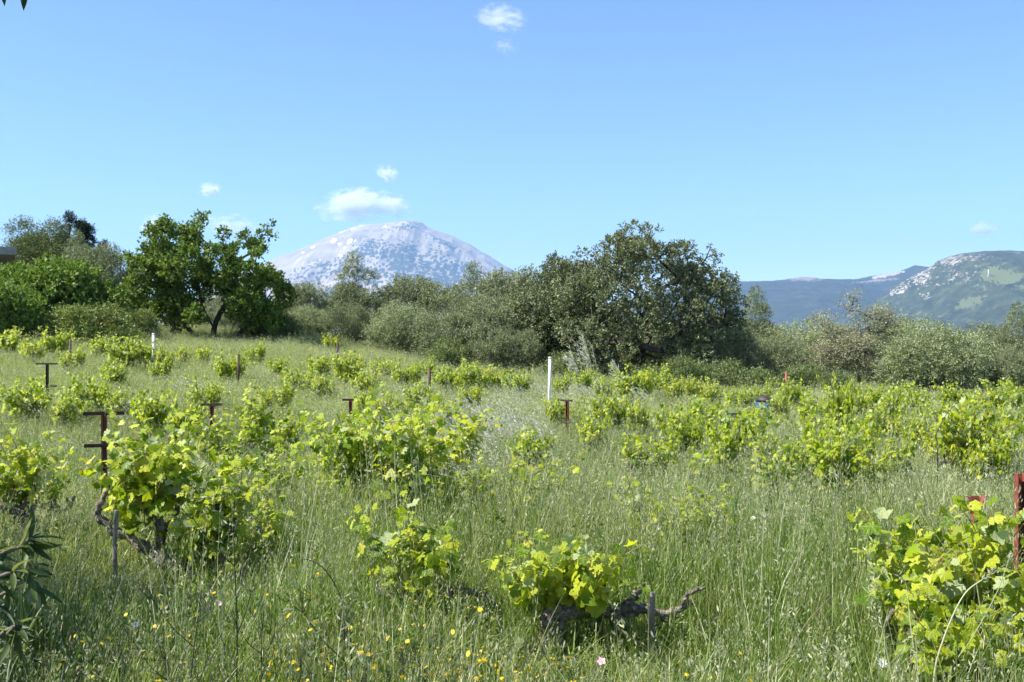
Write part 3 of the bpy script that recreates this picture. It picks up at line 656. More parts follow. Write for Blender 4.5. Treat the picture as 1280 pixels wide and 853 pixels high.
# ------------------------------------------------------------------ house roof corner, left edge
d = 46.0; xr = wx(21, d)
rzh = R(26); hx, hy = xr - 6 * math.cos(rzh) - 4 * math.sin(rzh) , d - 6 * math.sin(rzh) + 4 * math.cos(rzh)
e = empty('house', (hx, hy, g0(xr - 3, d)), 'plastered house with a flat concrete roof slab, its corner at the left edge', 'house', None, rzh)
zt = CAM_Z + (HOR - 309) * d / F - g0(xr - 3, d)
mb = MB(); box(mb, (0, 0, (zt - .35) / 2), (9.6, 6.6, zt - .35)); mb.obj('wall', M['plaster'], e, False)
mb = MB(); box(mb, (.75, 0, zt - .16), (10.5, 8.0, .32)); mb.obj('roof', M['concrete'], e, False)
for k, wxp in enumerate((-2.5, 1.0)):
    mb = MB()
    for sx, sz, ww, hh in ((0, .58, 1.2, .08), (0, -.58, 1.2, .08), (-.58, 0, .08, 1.08), (.58, 0, .08, 1.08), (0, 0, .05, 1.08)):
        box(mb, (wxp + sx, -3.33, 1.7 + sz), (ww, .10, hh))
    fr_ = mb.obj('window', M['white'], e, False)
    mb = MB(); box(mb, (wxp, -3.31, 1.7), (1.1, .02, 1.08)); mb.obj('pane', M['darkstalk'], fr_, False)

# ------------------------------------------------------------------ grapevines
LEAFM = []
for s_ in range(6):
    rng = np.random.RandomState(100 + s_)
    lob = [(-150, .66), (-128, .78), (-108, .70), (-84, .90), (-64, 1.0), (-50, .86), (-37, .76), (-22, .90), (-10, 1.0), (0, 1.12)]
    pts = [(a, r_) for a, r_ in lob] + [(-a, r_) for a, r_ in lob[:-1][::-1]] + [(172, .22), (-172, .22)]
    pts = sorted(set(pts), key=lambda q: q[0])
    V = [(0, 0, 0)]
    cup = rng.uniform(-.8, .45); wav = rng.uniform(.05, .16); fold = rng.uniform(-.1, .45)
    for k, (a, r_) in enumerate(pts):
        r_ *= rng.uniform(.9, 1.08); x_ = r_ * math.sin(R(a)) * .56; y_ = r_ * math.cos(R(a)) * .56
        rr = math.hypot(x_, y_)
        V.append((x_, y_, cup * rr * rr * 1.8 + wav * (1 if k % 2 else -1) * rr + fold * abs(x_)))
    V = np.array(V) + np.array([0, .12, 0])
    n_ = len(pts)
    LEAFM.append((V, np.array([[0, 1 + (k + 1) % n_, 1 + k] for k in range(n_)])))
LEAF_ME = []
for V, Fc in LEAFM:
    mb = MB(); mb.add(V, Fc); LEAF_ME.append(mb.mesh('leaf', M['vine_leaf_near']))

def build_shoots(rng, bases, n, L, lean, per=.055, leaf=.12, updir=1.0, xbias=0.0):
    lean = lean * .8; leaf = leaf * .68
    """green shoots rising from the bases; returns polylines and leaf frames (pos, axis, normal, size)"""
    shoots = []; leaves = []
    for k in range(n):
        b = np.array(bases[rng.randint(len(bases))]) + rng.normal(size=3) * .02
        dr = nrm(np.array([rng.normal() * lean + xbias, rng.normal() * lean * .9, updir]))
        Ls = L * rng.uniform(.55, 1.15); m_ = max(4, int(Ls / .029))
        p = b.copy(); pts = [p.copy()]; dd = dr.copy()
        out = nrm(np.array([dr[0], dr[1], 0]) + rng.normal(size=3) * .2 * np.array([1, 1, 0]))
        for j in range(m_):
            t = j / m_
            dd = nrm(dd + out * .10 * lean * (1 + t) + rng.normal(size=3) * .07 + np.array([0, 0, .02 - .13 * t * lean]))
            p = p + dd * Ls / m_; pts.append(p.copy())
            if rng.rand() < .93:
                side = nrm(np.cross(dd, rng.normal(size=3)) + np.array([0, 0, .15]))
                sz = leaf * (1.12 - .62 * t ** 1.5) * rng.uniform(.6, 1.35)
                pet = sz * rng.uniform(.4, .8)
                pos = p + nrm(side + np.array([0, 0, .3])) * pet
                ax = nrm(side * .8 + np.array([0, 0, -.45]) + rng.normal(size=3) * .3)
                nn = nrm(np.array([-.15, -.25, .55]) + side * .6 + rng.normal(size=3) * .5) * (-1 if rng.rand() < .06 else 1)
                leaves.append((pos, ax, nn, sz, p.copy()))
        shoots.append(np.array(pts))
    return shoots, leaves

def frame(ax, nn):
    y = nrm(ax); x = nrm(np.cross(y, nn)); z = np.cross(x, y); return np.stack([x, y, z], 1)

def wood_default(rng, Wd, h0):
    paths = []
    jx = rng.uniform(-.05, .05)
    paths.append(([(jx * 2, rng.uniform(-.05, .05), -.1), (jx + rng.uniform(-.05, .05), rng.uniform(-.04, .04), h0 * .5), (0, 0, h0)], (.05, .036)))
    for s_ in (-1, 1):
        q = [(0, 0, h0 - .03)]
        for t in (.33, .66, 1):
            q.append((s_ * Wd * .36 * t, rng.uniform(-.06, .06), h0 + rng.uniform(-.03, .06) + .05 * t))
        paths.append((q, (.034, .02)))
    return paths

def vine_parts(rng, Wd, H, h0, n, leaf=.12, lean=.38, wood=None, per=1.0, xbias=0.0, spurs=True, lf=1.0, bmin=-9):
    wm = MB(); bases = []
    for pth, (ra, rb) in (wood or wood_default(rng, Wd, h0)):
        Lp = sum(np.linalg.norm(np.subtract(pth[k + 1], pth[k])) for k in range(len(pth) - 1))
        sp = spline(pth, max(6, int(Lp / .03)))
        sp = sp + rng.normal(size=sp.shape) * .006
        rr = np.linspace(ra, rb, len(sp)) * rng.uniform(.85, 1.2, len(sp))
        tube(wm, sp, rr, 10, .26, rng)
        if pth[-1][2] >= h0 * .8 and abs(pth[-1][0] - pth[0][0]) > .08 or len(wood or []) == 1:
            for q in sp[len(sp) // 4::5]: bases.append(q)
            bases.append(sp[-1])
    bases = [b for b in bases if b[0] > bmin]
    if not bases: bases = [np.array(pth[-1])]
    b2 = []
    for b in bases:
        if spurs:
            tip = b + np.array([rng.normal() * .03, rng.normal() * .03, rng.uniform(.04, .10)])
            tube(wm, spline([b, (b + tip) / 2 + rng.normal(size=3) * .01, tip], 4), (.018, .013), 6, .2, rng); b2.append(tip)
        else: b2.append(b)
    L = max(.22, H - h0 - .05) * lf
    sh, lv = build_shoots(rng, b2, n, L, lean, leaf=leaf, xbias=xbias)
    cm = MB()
    for s_ in sh: tube(cm, s_, np.linspace(.0042, .0018, len(s_)), 5, cap=False)
    for (pos, ax, nn, sz, p0) in lv:
        tube(cm, [p0, (p0 + pos) / 2 + np.array([0, 0, .008]), pos], .0014, 3, cap=False)
    return wm, cm, lv

def joined_leaves(rng, lv):
    mb = MB()
    for (pos, ax, nn, sz, p0) in lv:
        V, Fc = LEAFM[rng.randint(6)]
        mb.add((V * sz) @ frame(ax, nn).T + pos, Fc)
    return mb

GV = 'grapevines growing in the weedy vineyard'
N_LEAF = [0]
def near_vine(x, y, seed, Wd, H, h0, n, label, maxleaf=300, wood=None, **kw):
    rng = np.random.RandomState(seed)
    z = g0(x, y)
    e = empty('grapevine', (x, y, z), label, 'grapevine', GV)
    wm, cm, lv = vine_parts(rng, Wd, H, h0, n, wood=wood, lf=.86, **kw)
    wm.obj('trunk', M['vine_wood'], e); cm.obj('shoots', M['cane'], e)
    idx_ = rng.permutation(len(lv)); lv = [lv[k] for k in idx_]
    cap = min(maxleaf, 300) if y < 10.3 else 0
    if len(lv) > cap:
        joined_leaves(rng, lv[cap:]).obj('leaves', M['vine_leaf'], e)['kind'] = 'stuff'
    for (pos, ax, nn, sz, p0) in lv[:cap]:
        o = bpy.data.objects.new('leaf', LEAF_ME[rng.randint(6)])
        Mx = Matrix.Identity(4); f = frame(ax, nn) * sz
        for r_ in range(3):
            for c_ in range(3): Mx[r_][c_] = f[r_][c_]
            Mx[r_][3] = pos[r_]
        o.parent = e; o.matrix_local = Mx; COL.objects.link(o)
        N_LEAF[0] += 1
    return e

def loc(px, py, d, x0, z0, dy=0.0):
    p = P(px, py, d); return (p[0] - x0, dy, p[2] - z0)

def nv(px, d, *a, **k): return near_vine(wx(px, d), d, *a, **k)

# A: the vine with the gnarled fallen trunk, left foreground
d = 7.6; x0 = wx(245, d); z0 = g0(x0, d)
q = lambda px, py, dy=0.0: loc(px, py, d, x0, z0, dy)
woodA = [([q(243, 760), q(241, 732), q(232, 712), q(215, 705)], (.055, .05)),
         ([q(226, 712), q(205, 700, -.03), q(190, 690), q(175, 683), q(155, 672, .03), q(138, 662), q(125, 648), q(121, 640), q(130, 622), q(137, 606)], (.048, .016)),
         ([q(202, 700), q(200, 683), q(203, 665), q(197, 650)], (.034, .02)),
         ([q(240, 722), q(252, 708), q(262, 694, .04), q(270, 686)], (.045, .03)),
         ([q(270, 688), q(276, 676), q(272, 668)], (.026, .018)),
         ([q(197, 652), q(185, 640), q(180, 630)], (.02, .013)), ([q(200, 662), q(216, 652), q(222, 640)], (.02, .013)), ([q(262, 694), q(250, 680, .05), q(246, 665, .05)], (.026, .016))]
near_vine(x0, d, 41, 1.2, 1.0, .2, 42, 'grapevine with thick twisted grey trunk in front of the red T-shaped post', 290, wood=woodA, leaf=.15, lean=.40, xbias=.05, bmin=-.50)
# B: left edge vine
d = 8.8; x0 = wx(28, d); z0 = g0(x0, d)
q = lambda px, py, dy=0.0: loc(px, py, d, x0, z0, dy)
woodB = [([q(20, 720), q(22, 690), q(26, 665), q(24, 640)], (.045, .04)), ([q(28, 640), q(10, 634, -.03), q(-15, 632), q(-45, 625)], (.045, .03)),
         ([q(24, 642), q(34, 628), q(42, 612)], (.034, .02)), ([q(10, 634), q(12, 618), q(20, 604)], (.026, .018)), ([q(24, 650), q(38, 642), q(44, 630)], (.03, .02))]
near_vine(x0, d, 42, 1.3, 1.12, .4, 27, 'grapevine cut by the left edge, bare dark trunk below bright leaves', 250, wood=woodB, leaf=.12, lean=.45)
nv(66, 9.8, 43, .35, .78, .2, 9, 'small loose vine just right of the bare-trunked left edge vine', 110, leaf=.11, lean=.4)
# R: low shoots right of A
nv(305, 7.5, 44, .36, .62, .1, 11, 'low bright vine shoots touching the right end of the twisted trunk', 120, leaf=.115, lean=.28)
# J, I: behind A to the right
nv(322, 10.4, 45, .5, .86, .2, 13, 'leafy vine behind and right of the twisted trunk vine', 160, leaf=.12, lean=.4)
nv(300, 14.0, 46, 1.0, 1.1, .2, 26, 'tall dense vine rising to the right of the second T-shaped post', 260, leaf=.12, lean=.33)
nv(316, 16.2, 146, .35, 1.35, .3, 14, 'narrow tallest vine column behind the dense vine by the second post', 150, leaf=.12, lean=.16)
# C: dense centre-left vine
nv(470, 9.6, 47, .6, 1.42, .12, 46, 'dense vine with deep shade on its right side, in front of the small post', 300, leaf=.165, lean=.26)
nv(418, 10.0, 48, .45, .74, .15, 13, 'lower leafy vine at the left flank of the dense shaded vine', 140, leaf=.11, lean=.4)
nv(552, 12.8, 49, .85, 1.22, .3, 22, 'rounded yellow green vine behind and right of the dense shaded vine', 240, leaf=.125, lean=.36)
nv(535, 9.6, 50, .7, .80, .1, 20, 'low sprawling vine right beside the dense shaded vine', 120, leaf=.11, lean=.5)
nv(612, 9.9, 51, .8, .78, .1, 20, 'low sprawling vine half sunk in grass, centre of the field', 120, leaf=.105, lean=.5)
nv(672, 10.6, 52, .5, .80, .1, 12, 'thin small vine between the low sprawling one and the T-shaped post', 80, leaf=.10, lean=.4)
# D with its trunk running right
d = 6.3; x0 = wx(486, d); z0 = g0(x0, d)
q = lambda px, py, dy=0.0: loc(px, py, d, x0, z0, dy)
woodD = [([q(500, 790), q(505, 760), q(520, 735), q(535, 738), q(550, 750)], (.04, .03)), ([q(505, 762), q(490, 745), q(470, 738)], (.03, .02)), ([q(560, 724), q(566, 712)], (.025, .018))]
near_vine(x0, d, 53, .6, .80, .2, 15, 'small bright vine in the foreground with its bark trunk running right', 150, wood=woodD[:2], leaf=.125, lean=.3, xbias=-.05)
o = [c for c in bpy.data.objects if c.get('label', '').startswith('small bright vine in the foreground')][0]
mb = MB(); rng = np.random.RandomState(3)
sp = spline([q(512, 762), q(530, 745), q(550, 737), q(566, 742), q(580, 739), q(606, 747), q(622, 762)], 30); tube(mb, sp + rng.normal(size=sp.shape) * .008, np.linspace(.034, .022, 30), 9, .3, rng)
mb.obj('fallen_arm', M['vine_wood'], o)
# E with the long dead cordon to the wooden stake
d = 5.9; x0 = wx(700, d); z0 = g0(x0, d)
q = lambda px, py, dy=0.0: loc(px, py, d, x0, z0, dy)
woodE = [([q(690, 815), q(685, 790), q(690, 770), q(712, 762), q(735, 760)], (.045, .04))]
e = near_vine(x0, d, 54, .8, .76, .15, 26, 'foreground vine joined to the bare horizontal arm and wooden stake', 240, wood=woodE, leaf=.13, lean=.6, xbias=-.05)
mb = MB(); rng = np.random.RandomState(4)
for pth, (ra, rb), off in (([q(700, 766), q(725, 762), q(755, 763), q(780, 761), q(806, 762), q(820, 768), q(840, 765), q(855, 759), q(866, 752)], (.034, .014), 0),
                      ([q(712, 770, .03), q(745, 772, .03), q(775, 771, .02), q(800, 768)], (.022, .014), 0),
                      ([q(775, 764), q(788, 752), q(798, 738)], (.026, .02), 0), ([q(770, 764), q(772, 780), q(765, 800), q(760, 820)], (.035, .028), 0), ([q(722, 762), q(725, 750), q(730, 738)], (.022, .014), 0),
                      ([q(855, 759), q(858, 745), q(870, 738), q(882, 735)], (.02, .006), 0), ([q(820, 768), q(835, 776), q(848, 770)], (.016, .01), 0), ([q(706, 768), q(700, 785), q(696, 812)], (.04, .03), 0)):
    sp = spline(pth, 26); tube(mb, sp + rng.normal(size=sp.shape) * .005, np.linspace(ra * .85, rb, 26), 10, .28, rng)
mb.obj('bare_arm', M['vine_wood'], e)
# F: right edge foreground
nv(1165, 5.6, 55, .7, .9, .2, 24, 'big leafed vine in the right foreground, left half of the edge thicket', 270, leaf=.165, lean=.45)
nv(1258, 5.5, 56, .8, .9, .15, 30, 'big leafed vine cut by the right edge in front of the rusty posts', 300, leaf=.16, lean=.42)
nv(1215, 5.0, 156, .5, .6, .1, 12, 'low leafy vine shoots at the bottom of the right edge thicket', 150, leaf=.14, lean=.45)
# sparse ones in the grass
nv(852, 8.6, 57, .9, .72, .1, 16, 'faint sparse vine leaves drowned in the tall grass, right of centre', 90, leaf=.09, lean=.4)
nv(818, 8.0, 157, .3, .66, .1, 7, 'few small vine leaves in the grass left of the faint sparse vine', 45, leaf=.085, lean=.3)
nv(808, 13.5, 58, .6, .82, .2, 16, 'compact bright vine between the T-shaped post and the pale leafed vine', 170, leaf=.125, lean=.34)
nv(873, 12.6, 59, .3, .72, .2, 8, 'narrow vine with pale whitish leaf tips, right of the compact one', 80, leaf=.11, lean=.3)
nv(970, 11.0, 60, .5, .8, .15, 12, 'small loose vine in the grass left of the round spreading vine', 90, leaf=.11, lean=.35)
nv(1066, 11.0, 61, .8, .84, .15, 20, 'round spreading vine with green leaves, middle right', 200, leaf=.12, lean=.4)

# farther vines: shared meshes
FARV = []
for k in range(8):
    rng = np.random.RandomState(200 + k)
    wm, cm, lv = vine_parts(rng, .95, .98 + .05 * (k % 3), .25, 26 + (k % 3) * 4, leaf=.14, lean=.42)
    for (mbx) in (cm,): pass
    FARV.append((wm.mesh('trunk', M['vine_wood']), cm.mesh('shoots', M['cane']), joined_leaves(rng, lv).mesh('leaves', M['vine_leaf'])))
FAR = [
 # px, top, scale, width factor, label
 (8, 411, 1.15, 1.2, 'big bright vine at the left edge below the fig thicket'),
 (38, 424, .95, .9, 'low vine beside the big left edge vine, under the brambles'),
 (66, 414, 1.0, .95, 'vine with upright tips left of the dark iron stake near the brambles'),
 (90, 438, .85, .9, 'small vine just right of the dark double-bar post'),
 (124, 419, 1.0, .8, 'upright vine in front of the reddish brambles'),
 (152, 422, 1.1, 1.0, 'largest of the vines left of the short white post'),
 (177, 427, 1.1, .9, 'dense vine with dark foot touching the left side of the white post'),
 (205, 434, .85, .7, 'small vine immediately right of the short white post'),
 (229, 433, .85, .6, 'tiny round vine, second right of the short white post'),
 (252, 432, .85, .6, 'tiny round vine, third right of the short white post'),
 (284, 443, .95, .9, 'vine left of the narrow tallest vine column'),
 (318, 431, .9, .8, 'dark green young vine uphill of the tallest vine column'),
 (345, 447, .8, .8, 'small vine on the meadow edge right of the dark green young vine'),
 (28, 473, 1.0, 1.0, 'vine in front of the dark double-bar post, at left'),
 (116, 474, 1.0, .9, 'tall tipped vine between the double-bar post and the red post'),
 (88, 492, .85, .9, 'low vine just above the crossbar of the red T-shaped post'),
 (150, 488, .85, .8, 'slender vine behind the red T-shaped post'),
 (186, 488, 1.0, .8, 'vine right of the red post with dry grass arching beside it'),
 (228, 502, .9, .6, 'neat little round vine left of the second T-shaped post'),
 (200, 450, .8, .8, 'faint vine below the short white post'),
 (398, 443, 1.0, .9, 'vine at the left foot of the thin rusty stake'),
 (433, 439, 1.15, .9, 'tallest bushy vine just right of the thin rusty stake'),
 (375, 463, .9, 1.0, 'spreading vine downhill of the thin rusty stake'),
 (402, 468, .85, .8, 'small vine right next to the spreading one below the stake'),
 (455, 464, .9, .9, 'vine above the small red post with crossbars'),
 (478, 447, 1.0, .9, 'bright vine between the two thin rusty stakes, nearer the left one'),
 (505, 455, .95, .9, 'yellow green vine halfway between the two thin rusty stakes'),
 (530, 452, .9, .8, 'pale vine just left of the short dark stake'),
 (450, 488, .8, .5, 'little vine touching the top bar of the small red post'),
 (520, 478, .9, .9, 'vine behind the rounded yellow green vine'),
 (562, 462, 1.0, .9, 'vine right of the short dark stake'),
 (590, 453, 1.15, 1.1, 'highest vine in the row left of the silver grass'),
 (617, 459, 1.05, 1.0, 'vine with dark foot in the row above the silver grass'),
 (645, 463, 1.0, .9, 'orange tinted vine ending the row left of the white pole'),
 (585, 482, .8, .7, 'small vine at the upper left corner of the silver grass'),
 (700, 470, .95, .8, 'vine right behind the white pole'),
 (728, 462, 1.0, 1.0, 'vine under the silver plumes of the holm oak'),
 (752, 470, .95, .9, 'second vine right of the white pole, in pale grass'),
 (700, 500, .9, .8, 'vine hugging the small T-shaped post by the white pole'),
 (728, 505, .8, .6, 'small vine right of the T-shaped post by the white pole'),
 (664, 540, .8, .8, 'sparse yellowish vine in front of the T-shaped post by the white pole'),
 (762, 488, 1.1, 1.0, 'vine on a dark crooked trunk right of the T-shaped post'),
 (790, 462, 1.15, 1.2, 'high dense vine under the trunk of the largest holm oak'),
 (818, 464, 1.1, 1.1, 'dense vine right of the holm oak trunk'),
 (842, 472, 1.0, 1.0, 'dark footed vine ending the dense row under the holm oak'),
 (795, 500, .9, .8, 'vine between the dense row and the compact bright vine'),
 (870, 474, 1.0, .9, 'vine with bare reddish trunk right of the dense row'),
 (893, 476, 1.0, .9, 'vine with raised tips left of the small blue speck'),
 (880, 498, 1.0, 1.1, 'wide vine below the reddish trunked vine'),
 (925, 482, .95, 1.0, 'vine behind the small blue speck'),
 (918, 508, 1.0, 1.1, 'bright vine between the blue speck and the blue drum'),
 (950, 482, .95, .9, 'vine behind the blue drum'),
 (905, 530, .9, .7, 'short vine over a bare earth patch below the blue speck'),
 (972, 490, .9, .8, 'vine right behind the blue drum, left of the red stake'),
 (993, 478, 1.1, 1.0, 'dark green vine at the foot of the red stake'),
 (957, 535, .8, .6, 'small vine in the grass below the blue drum'),
 (1018, 496, 1.0, 1.0, 'vine starting the slanting row right of the red stake'),
 (1034, 512, 1.0, 1.0, 'second vine down the slanting row right of the red stake'),
 (1046, 478, 1.25, .6, 'thin upright vine below the bare twiggy tree'),
 (1062, 490, 1.0, .9, 'vine right of the thin upright vine'),
 (1088, 481, 1.1, 1.1, 'vine with pale tips below the bare branches of the twiggy tree'),
 (1112, 487, 1.0, 1.0, 'bright low vine in the long row below the silvery olive'),
 (1135, 482, 1.1, 1.0, 'dense green vine in the long row below the silvery olive'),
 (1150, 484, 1.05, .9, 'dark footed vine ending the long row below the silvery olive'),
 (1165, 503, .9, .8, 'yellowish vine in front of the gap at the end of the long row'),
 (1138, 514, .9, .9, 'sparse whitish vine below the long row'),
 (1060, 520, .9, .9, 'scattered vine above the round spreading vine'),
 (1118, 548, .8, .7, 'small faint vine right of the round spreading vine'),
 (1172, 530, .8, .8, 'faint vine between the two grass gaps at right'),
 (1205, 496, 1.15, 1.2, 'dark hearted vine left of the right edge row'),
 (1232, 500, 1.05, 1.0, 'vine beside the dark hearted vine, under the low grey olive'),
 (1246, 480, 1.15, 1.0, 'upper vine of the right edge row with reddish wood'),
 (1268, 476, 1.2, 1.0, 'highest bright vine at the right edge'),
 (140, 452, .85, .9, 'small vine downhill of the upright vine by the brambles'),
 (252, 478, .85, .8, 'small vine uphill of the second T-shaped post'),
 (345, 482, .85, .9, 'loose vine right of the tallest vine column'),
 (352, 520, .8, .8, 'faint vine in the grass left of the small red post'),
 (480, 490, .85, .8, 'small vine just right of the small red post'),
 (415, 420, .9, .8, 'tiny far vine behind the top of the thin rusty stake'),
 (560, 500, .95, .9, 'vine pushing out above the rounded yellow green vine'),
 (742, 520, .85, .8, 'small vine between the small T-shaped post and the compact bright vine'),
 (840, 505, .95, .9, 'vine above the narrow vine with whitish tips'),
 (855, 520, .85, .8, 'little vine between the compact bright vine and the earth patch'),
 (1000, 545, .85, .8, 'loose little vine left of the round spreading vine'),
 (1042, 548, .95, .9, 'leafy vine joined to the upper left of the round spreading vine'),
 (1100, 500, 1.0, 1.0, 'vine below the long row, left of the sparse whitish vine'),
 (1190, 482, 1.05, 1.0, 'vine under the dark hollow of the silvery olive'),
 (1215, 520, .95, 1.0, 'green vine in front of the dark hearted vine'),
 (1250, 522, .95, 1.0, 'vine below the lower right edge vine, in tall grass'),
 (1275, 506, 1.0, 1.0, 'lower vine at the right edge below the highest one'),
 (1235, 545, .75, .8, 'faint yellow vine above the rusty posts at the right'),
 (1310, 490, 1.1, 1.1, 'vine just outside the right edge'),
 (-30, 430, 1.0, 1.0, 'vine just outside the left edge'),
]
for k, (px, top, sc, wf, lab) in enumerate(FAR):
    v_ = k % 8; hh = (.98 + .05 * (v_ % 3)) * sc * .93
    d = solve_d(px, top, hh, 11)
    x = wx(px, d)
    e = empty('grapevine', (x, d, g0(x, d)), lab, 'grapevine', GV, (k * 1.7 % .8) - .4 + (PI if k % 2 else 0)); e.scale = (sc * wf * (.85 if px < 700 else .66), sc * .8, sc * 1.04)
    a, b, c = FARV[v_]
    link(bpy.data.objects.new('trunk', a), e); link(bpy.data.objects.new('shoots', b), e)
    link(bpy.data.objects.new('leaves', c), e)['kind'] = 'stuff'

# ------------------------------------------------------------------ posts and stakes
def t_post(px, top, d, barpx, colkey, barkey, label, name='trellis_post', low=.30, yaw=0.0, hgt=None):
    x = wx(px, d); z = g0(x, d); zt = CAM_Z - (top - HOR) * d / F; bw = barpx * d / F
    e = empty(name, (x, d, z), label, 'post', 'iron trellis posts with crossbars', yaw); H = zt - z
    w_ = .045
    mb = MB()   # C-shaped steel channel
    box(mb, (-w_ * .5, 0, H / 2 - .1), (.006, w_, H + .19)); box(mb, (0, w_ / 2, H / 2 - .1), (w_ - .008, .006, H + .2)); box(mb, (w_ * .5, 0, H / 2 - .1), (.006, w_, H + .19))
    mb.obj('post', M[colkey], e, False)
    for zz, bb in ((H, bw), (H - low, bw * .95)):
        mb = MB(); box(mb, (0, -.03, zz), (bb, .008, .03)); box(mb, (0, -.012, zz + .0165), (bb - .004, .036, .006))
        mb.obj('crossbar', M[barkey], e, False)
    return e
t_post(59, 455, 23, 27, 'blacksteel', 'blacksteel', 'dark iron post with two crossbars standing alone at the upper left', low=.47)
t_post(130, 517, 10.6, 49, 'rust', 'rustdark', 'red rusty T-shaped post behind the twisted trunk vine', low=.31, yaw=.25)
t_post(265, 506, 16.0, 27, 'rust', 'rustdark', 'red T-shaped post half hidden behind the tall dense vine', low=.40)
t_post(438, 500, 18.0, 20, 'rust', 'rustdark', 'small red post with two crossbars left of the dense shaded vine', low=.36)
t_post(709, 501, 20.0, 17, 'rust', 'rustdark', 'small rusty T-shaped post below the tall white pole', low=.39, yaw=-.5)

def stake(px, top, d, r_, colkey, label, name, cat, lean=0.0, group=None, cap=False):
    x = wx(px, d); z = g0(x, d); H = CAM_Z - (top - HOR) * d / F - z
    mb = MB(); tube(mb, [(0, 0, -.2), (lean * H * .5, 0, H * .5), (lean * H, 0, H)], r_, 10)
    if cap: tube(mb, [(lean * H, 0, H - .005), (lean * H, 0, H + .03)], (r_ * 1.15, r_ * 1.0), 10)
    o = mb.obj(name, M[colkey], None, True, (x, d, z)); return tag(o, label, cat, group)
stake(192, 418, 30, .04, 'white', 'short white plastic post on the meadow at the upper left', 'white_post', 'post', cap=True)
stake(686, 448, 26, .036, 'white', 'tall white pole standing in the vineyard in front of the oaks', 'white_post', 'post', .02, cap=True)
GS = 'thin rusty iron stakes'
stake(421, 428, 32, .03, 'rustdark', 'thin rusty stake left of the tallest bushy vine, below the front olives', 'iron_stake', 'stake', .02, GS)
stake(537, 460, 27, .035, 'rustdark', 'short dark stake above the rounded yellow green vine', 'iron_stake', 'stake', 0, GS)
stake(983, 465, 30, .035, 'rust', 'red stake below the dark shrub, right of the blue drum', 'iron_stake', 'stake', 0, GS)
stake(88, 425, 30, .03, 'rustdark', 'dark little stake among the vines in front of the brambles', 'iron_stake', 'stake', 0, GS)
stake(298, 443, 27, .03, 'rustdark', 'dark stake tip beside the tallest vine column', 'iron_stake', 'stake', 0, GS)

# bent red channel stake and post at the right edge
d = 6.6; x = wx(1221, d); z = g0(x, d); H = CAM_Z - (622 - HOR) * d / F - z
e = empty('bent_post', (x, d, z), 'bent red steel post with flared top in the right edge thicket', 'post')
mb = MB(); box(mb, (-.018, 0, H / 2 - .15), (.005, .04, H + .1)); box(mb, (0, .02, H / 2 - .15), (.034, .005, H + .11)); mb.obj('post', M['rust'], e, False)
mb = MB(); A_ = Matrix.Rotation(R(28), 3, 'Y'); B_ = Matrix.Rotation(R(-20), 3, 'Y')
box(mb, (.022, 0, H - .045), (.006, .05, .13), A_); box(mb, (-.024, 0, H - .05), (.006, .05, .12), B_); box(mb, (0, .022, H - .05), (.055, .005, .11)); mb.obj('flared_top', M['rust'], e, False)
d = 6.3; x = wx(1276, d); z = g0(x, d); H = CAM_Z - (592 - HOR) * d / F - z
e = empty('channel_post', (x, d, z), 'upright red rusty post cut by the right edge', 'post')
mb = MB(); box(mb, (-.022, 0, H / 2 - .1), (.006, .045, H + .2)); box(mb, (0, .024, H / 2 - .1), (.040, .006, H + .19)); box(mb, (.023, 0, H / 2 - .1), (.006, .045, H + .195)); mb.obj('post', M['rust'], e, False)
mb = MB()
for zz in (H - .06, H - .2, H - .34): tube(mb, [(0, .016, zz), (0, .03, zz)], .008, 8)
mb.obj('bolts', M['blacksteel'], e)

# wooden stakes in the foreground
def wood_stake(px, top, d, r_, label, seed, lean=0.0):
    rng = np.random.RandomState(seed); x = wx(px, d); z = g0(x, d); H = CAM_Z - (top - HOR) * d / F - z
    pts = spline([(0, 0, -.15), (lean * .4 + rng.uniform(-.01, .01), 0, H * .5), (lean, 0, H)], 16)
    mb = MB(); tube(mb, pts + rng.normal(size=pts.shape) * .0025, np.linspace(r_ * 1.1, r_ * .9, 16), 9, .12, rng)
    o = mb.obj('wooden_stake', M['stake'], None, True, (x, d, z)); tag(o, label, 'stake'); return o
wood_stake(815, 741, 5.75, .02, 'grey wooden stake crossing the bare horizontal vine arm', 1)
wood_stake(143, 638, 7.3, .017, 'lichen covered stick standing in front of the twisted grey trunk', 2, .01)

# blue drum and blue scrap between the vines
d = solve_d(958, 522, .22); x = wx(958, d); z = g0(x, d)
e = empty('blue_drum', (x, d, z), 'blue plastic drum with grey lid half hidden in the vines', 'drum')
mb = MB(); pr_ = [(.0, .27), (.05, .29), (.2, .29), (.22, .305), (.25, .29), (.45, .29), (.47, .305), (.5, .29), (.66, .28), (.70, .24)]; pr_ = [(a_ * .85, b_ * .9) for a_, b_ in pr_]
sp = np.array([(0, 0, h_) for h_, _ in pr_]); tube(mb, sp, np.array([r_ for _, r_ in pr_]), 20); mb.obj('barrel', M['blue'], e)
mb = MB(); tube(mb, [(0, 0, .59), (0, 0, .62), (.02, 0, .69), (.03, 0, .73)], np.array([.24, .24, .15, .03]), 18); mb.obj('lid', M['blacksteel'], e)
d = solve_d(910, 515, .55); x = wx(910, d)
mb = MB(); rng = np.random.RandomState(8)
gxx, gyy = np.meshgrid(np.linspace(-.12, .12, 8), np.linspace(0, .22, 7))
mb.add(np.stack([gxx, .03 * np.sin(gxx * 30) + rng.normal(size=gxx.shape) * .01, gyy + .35], -1).reshape(-1, 3), [[r_ * 8 + c_, r_ * 8 + c_ + 1, r_ * 8 + c_ + 9, r_ * 8 + c_ + 8] for r_ in range(6) for c_ in range(7)])
o = mb.obj('blue_bag', M['blue'], None, True, (x, d - .5, g0(x, d - .5))); tag(o, 'small scrap of blue plastic bag caught in a vine', 'bag')

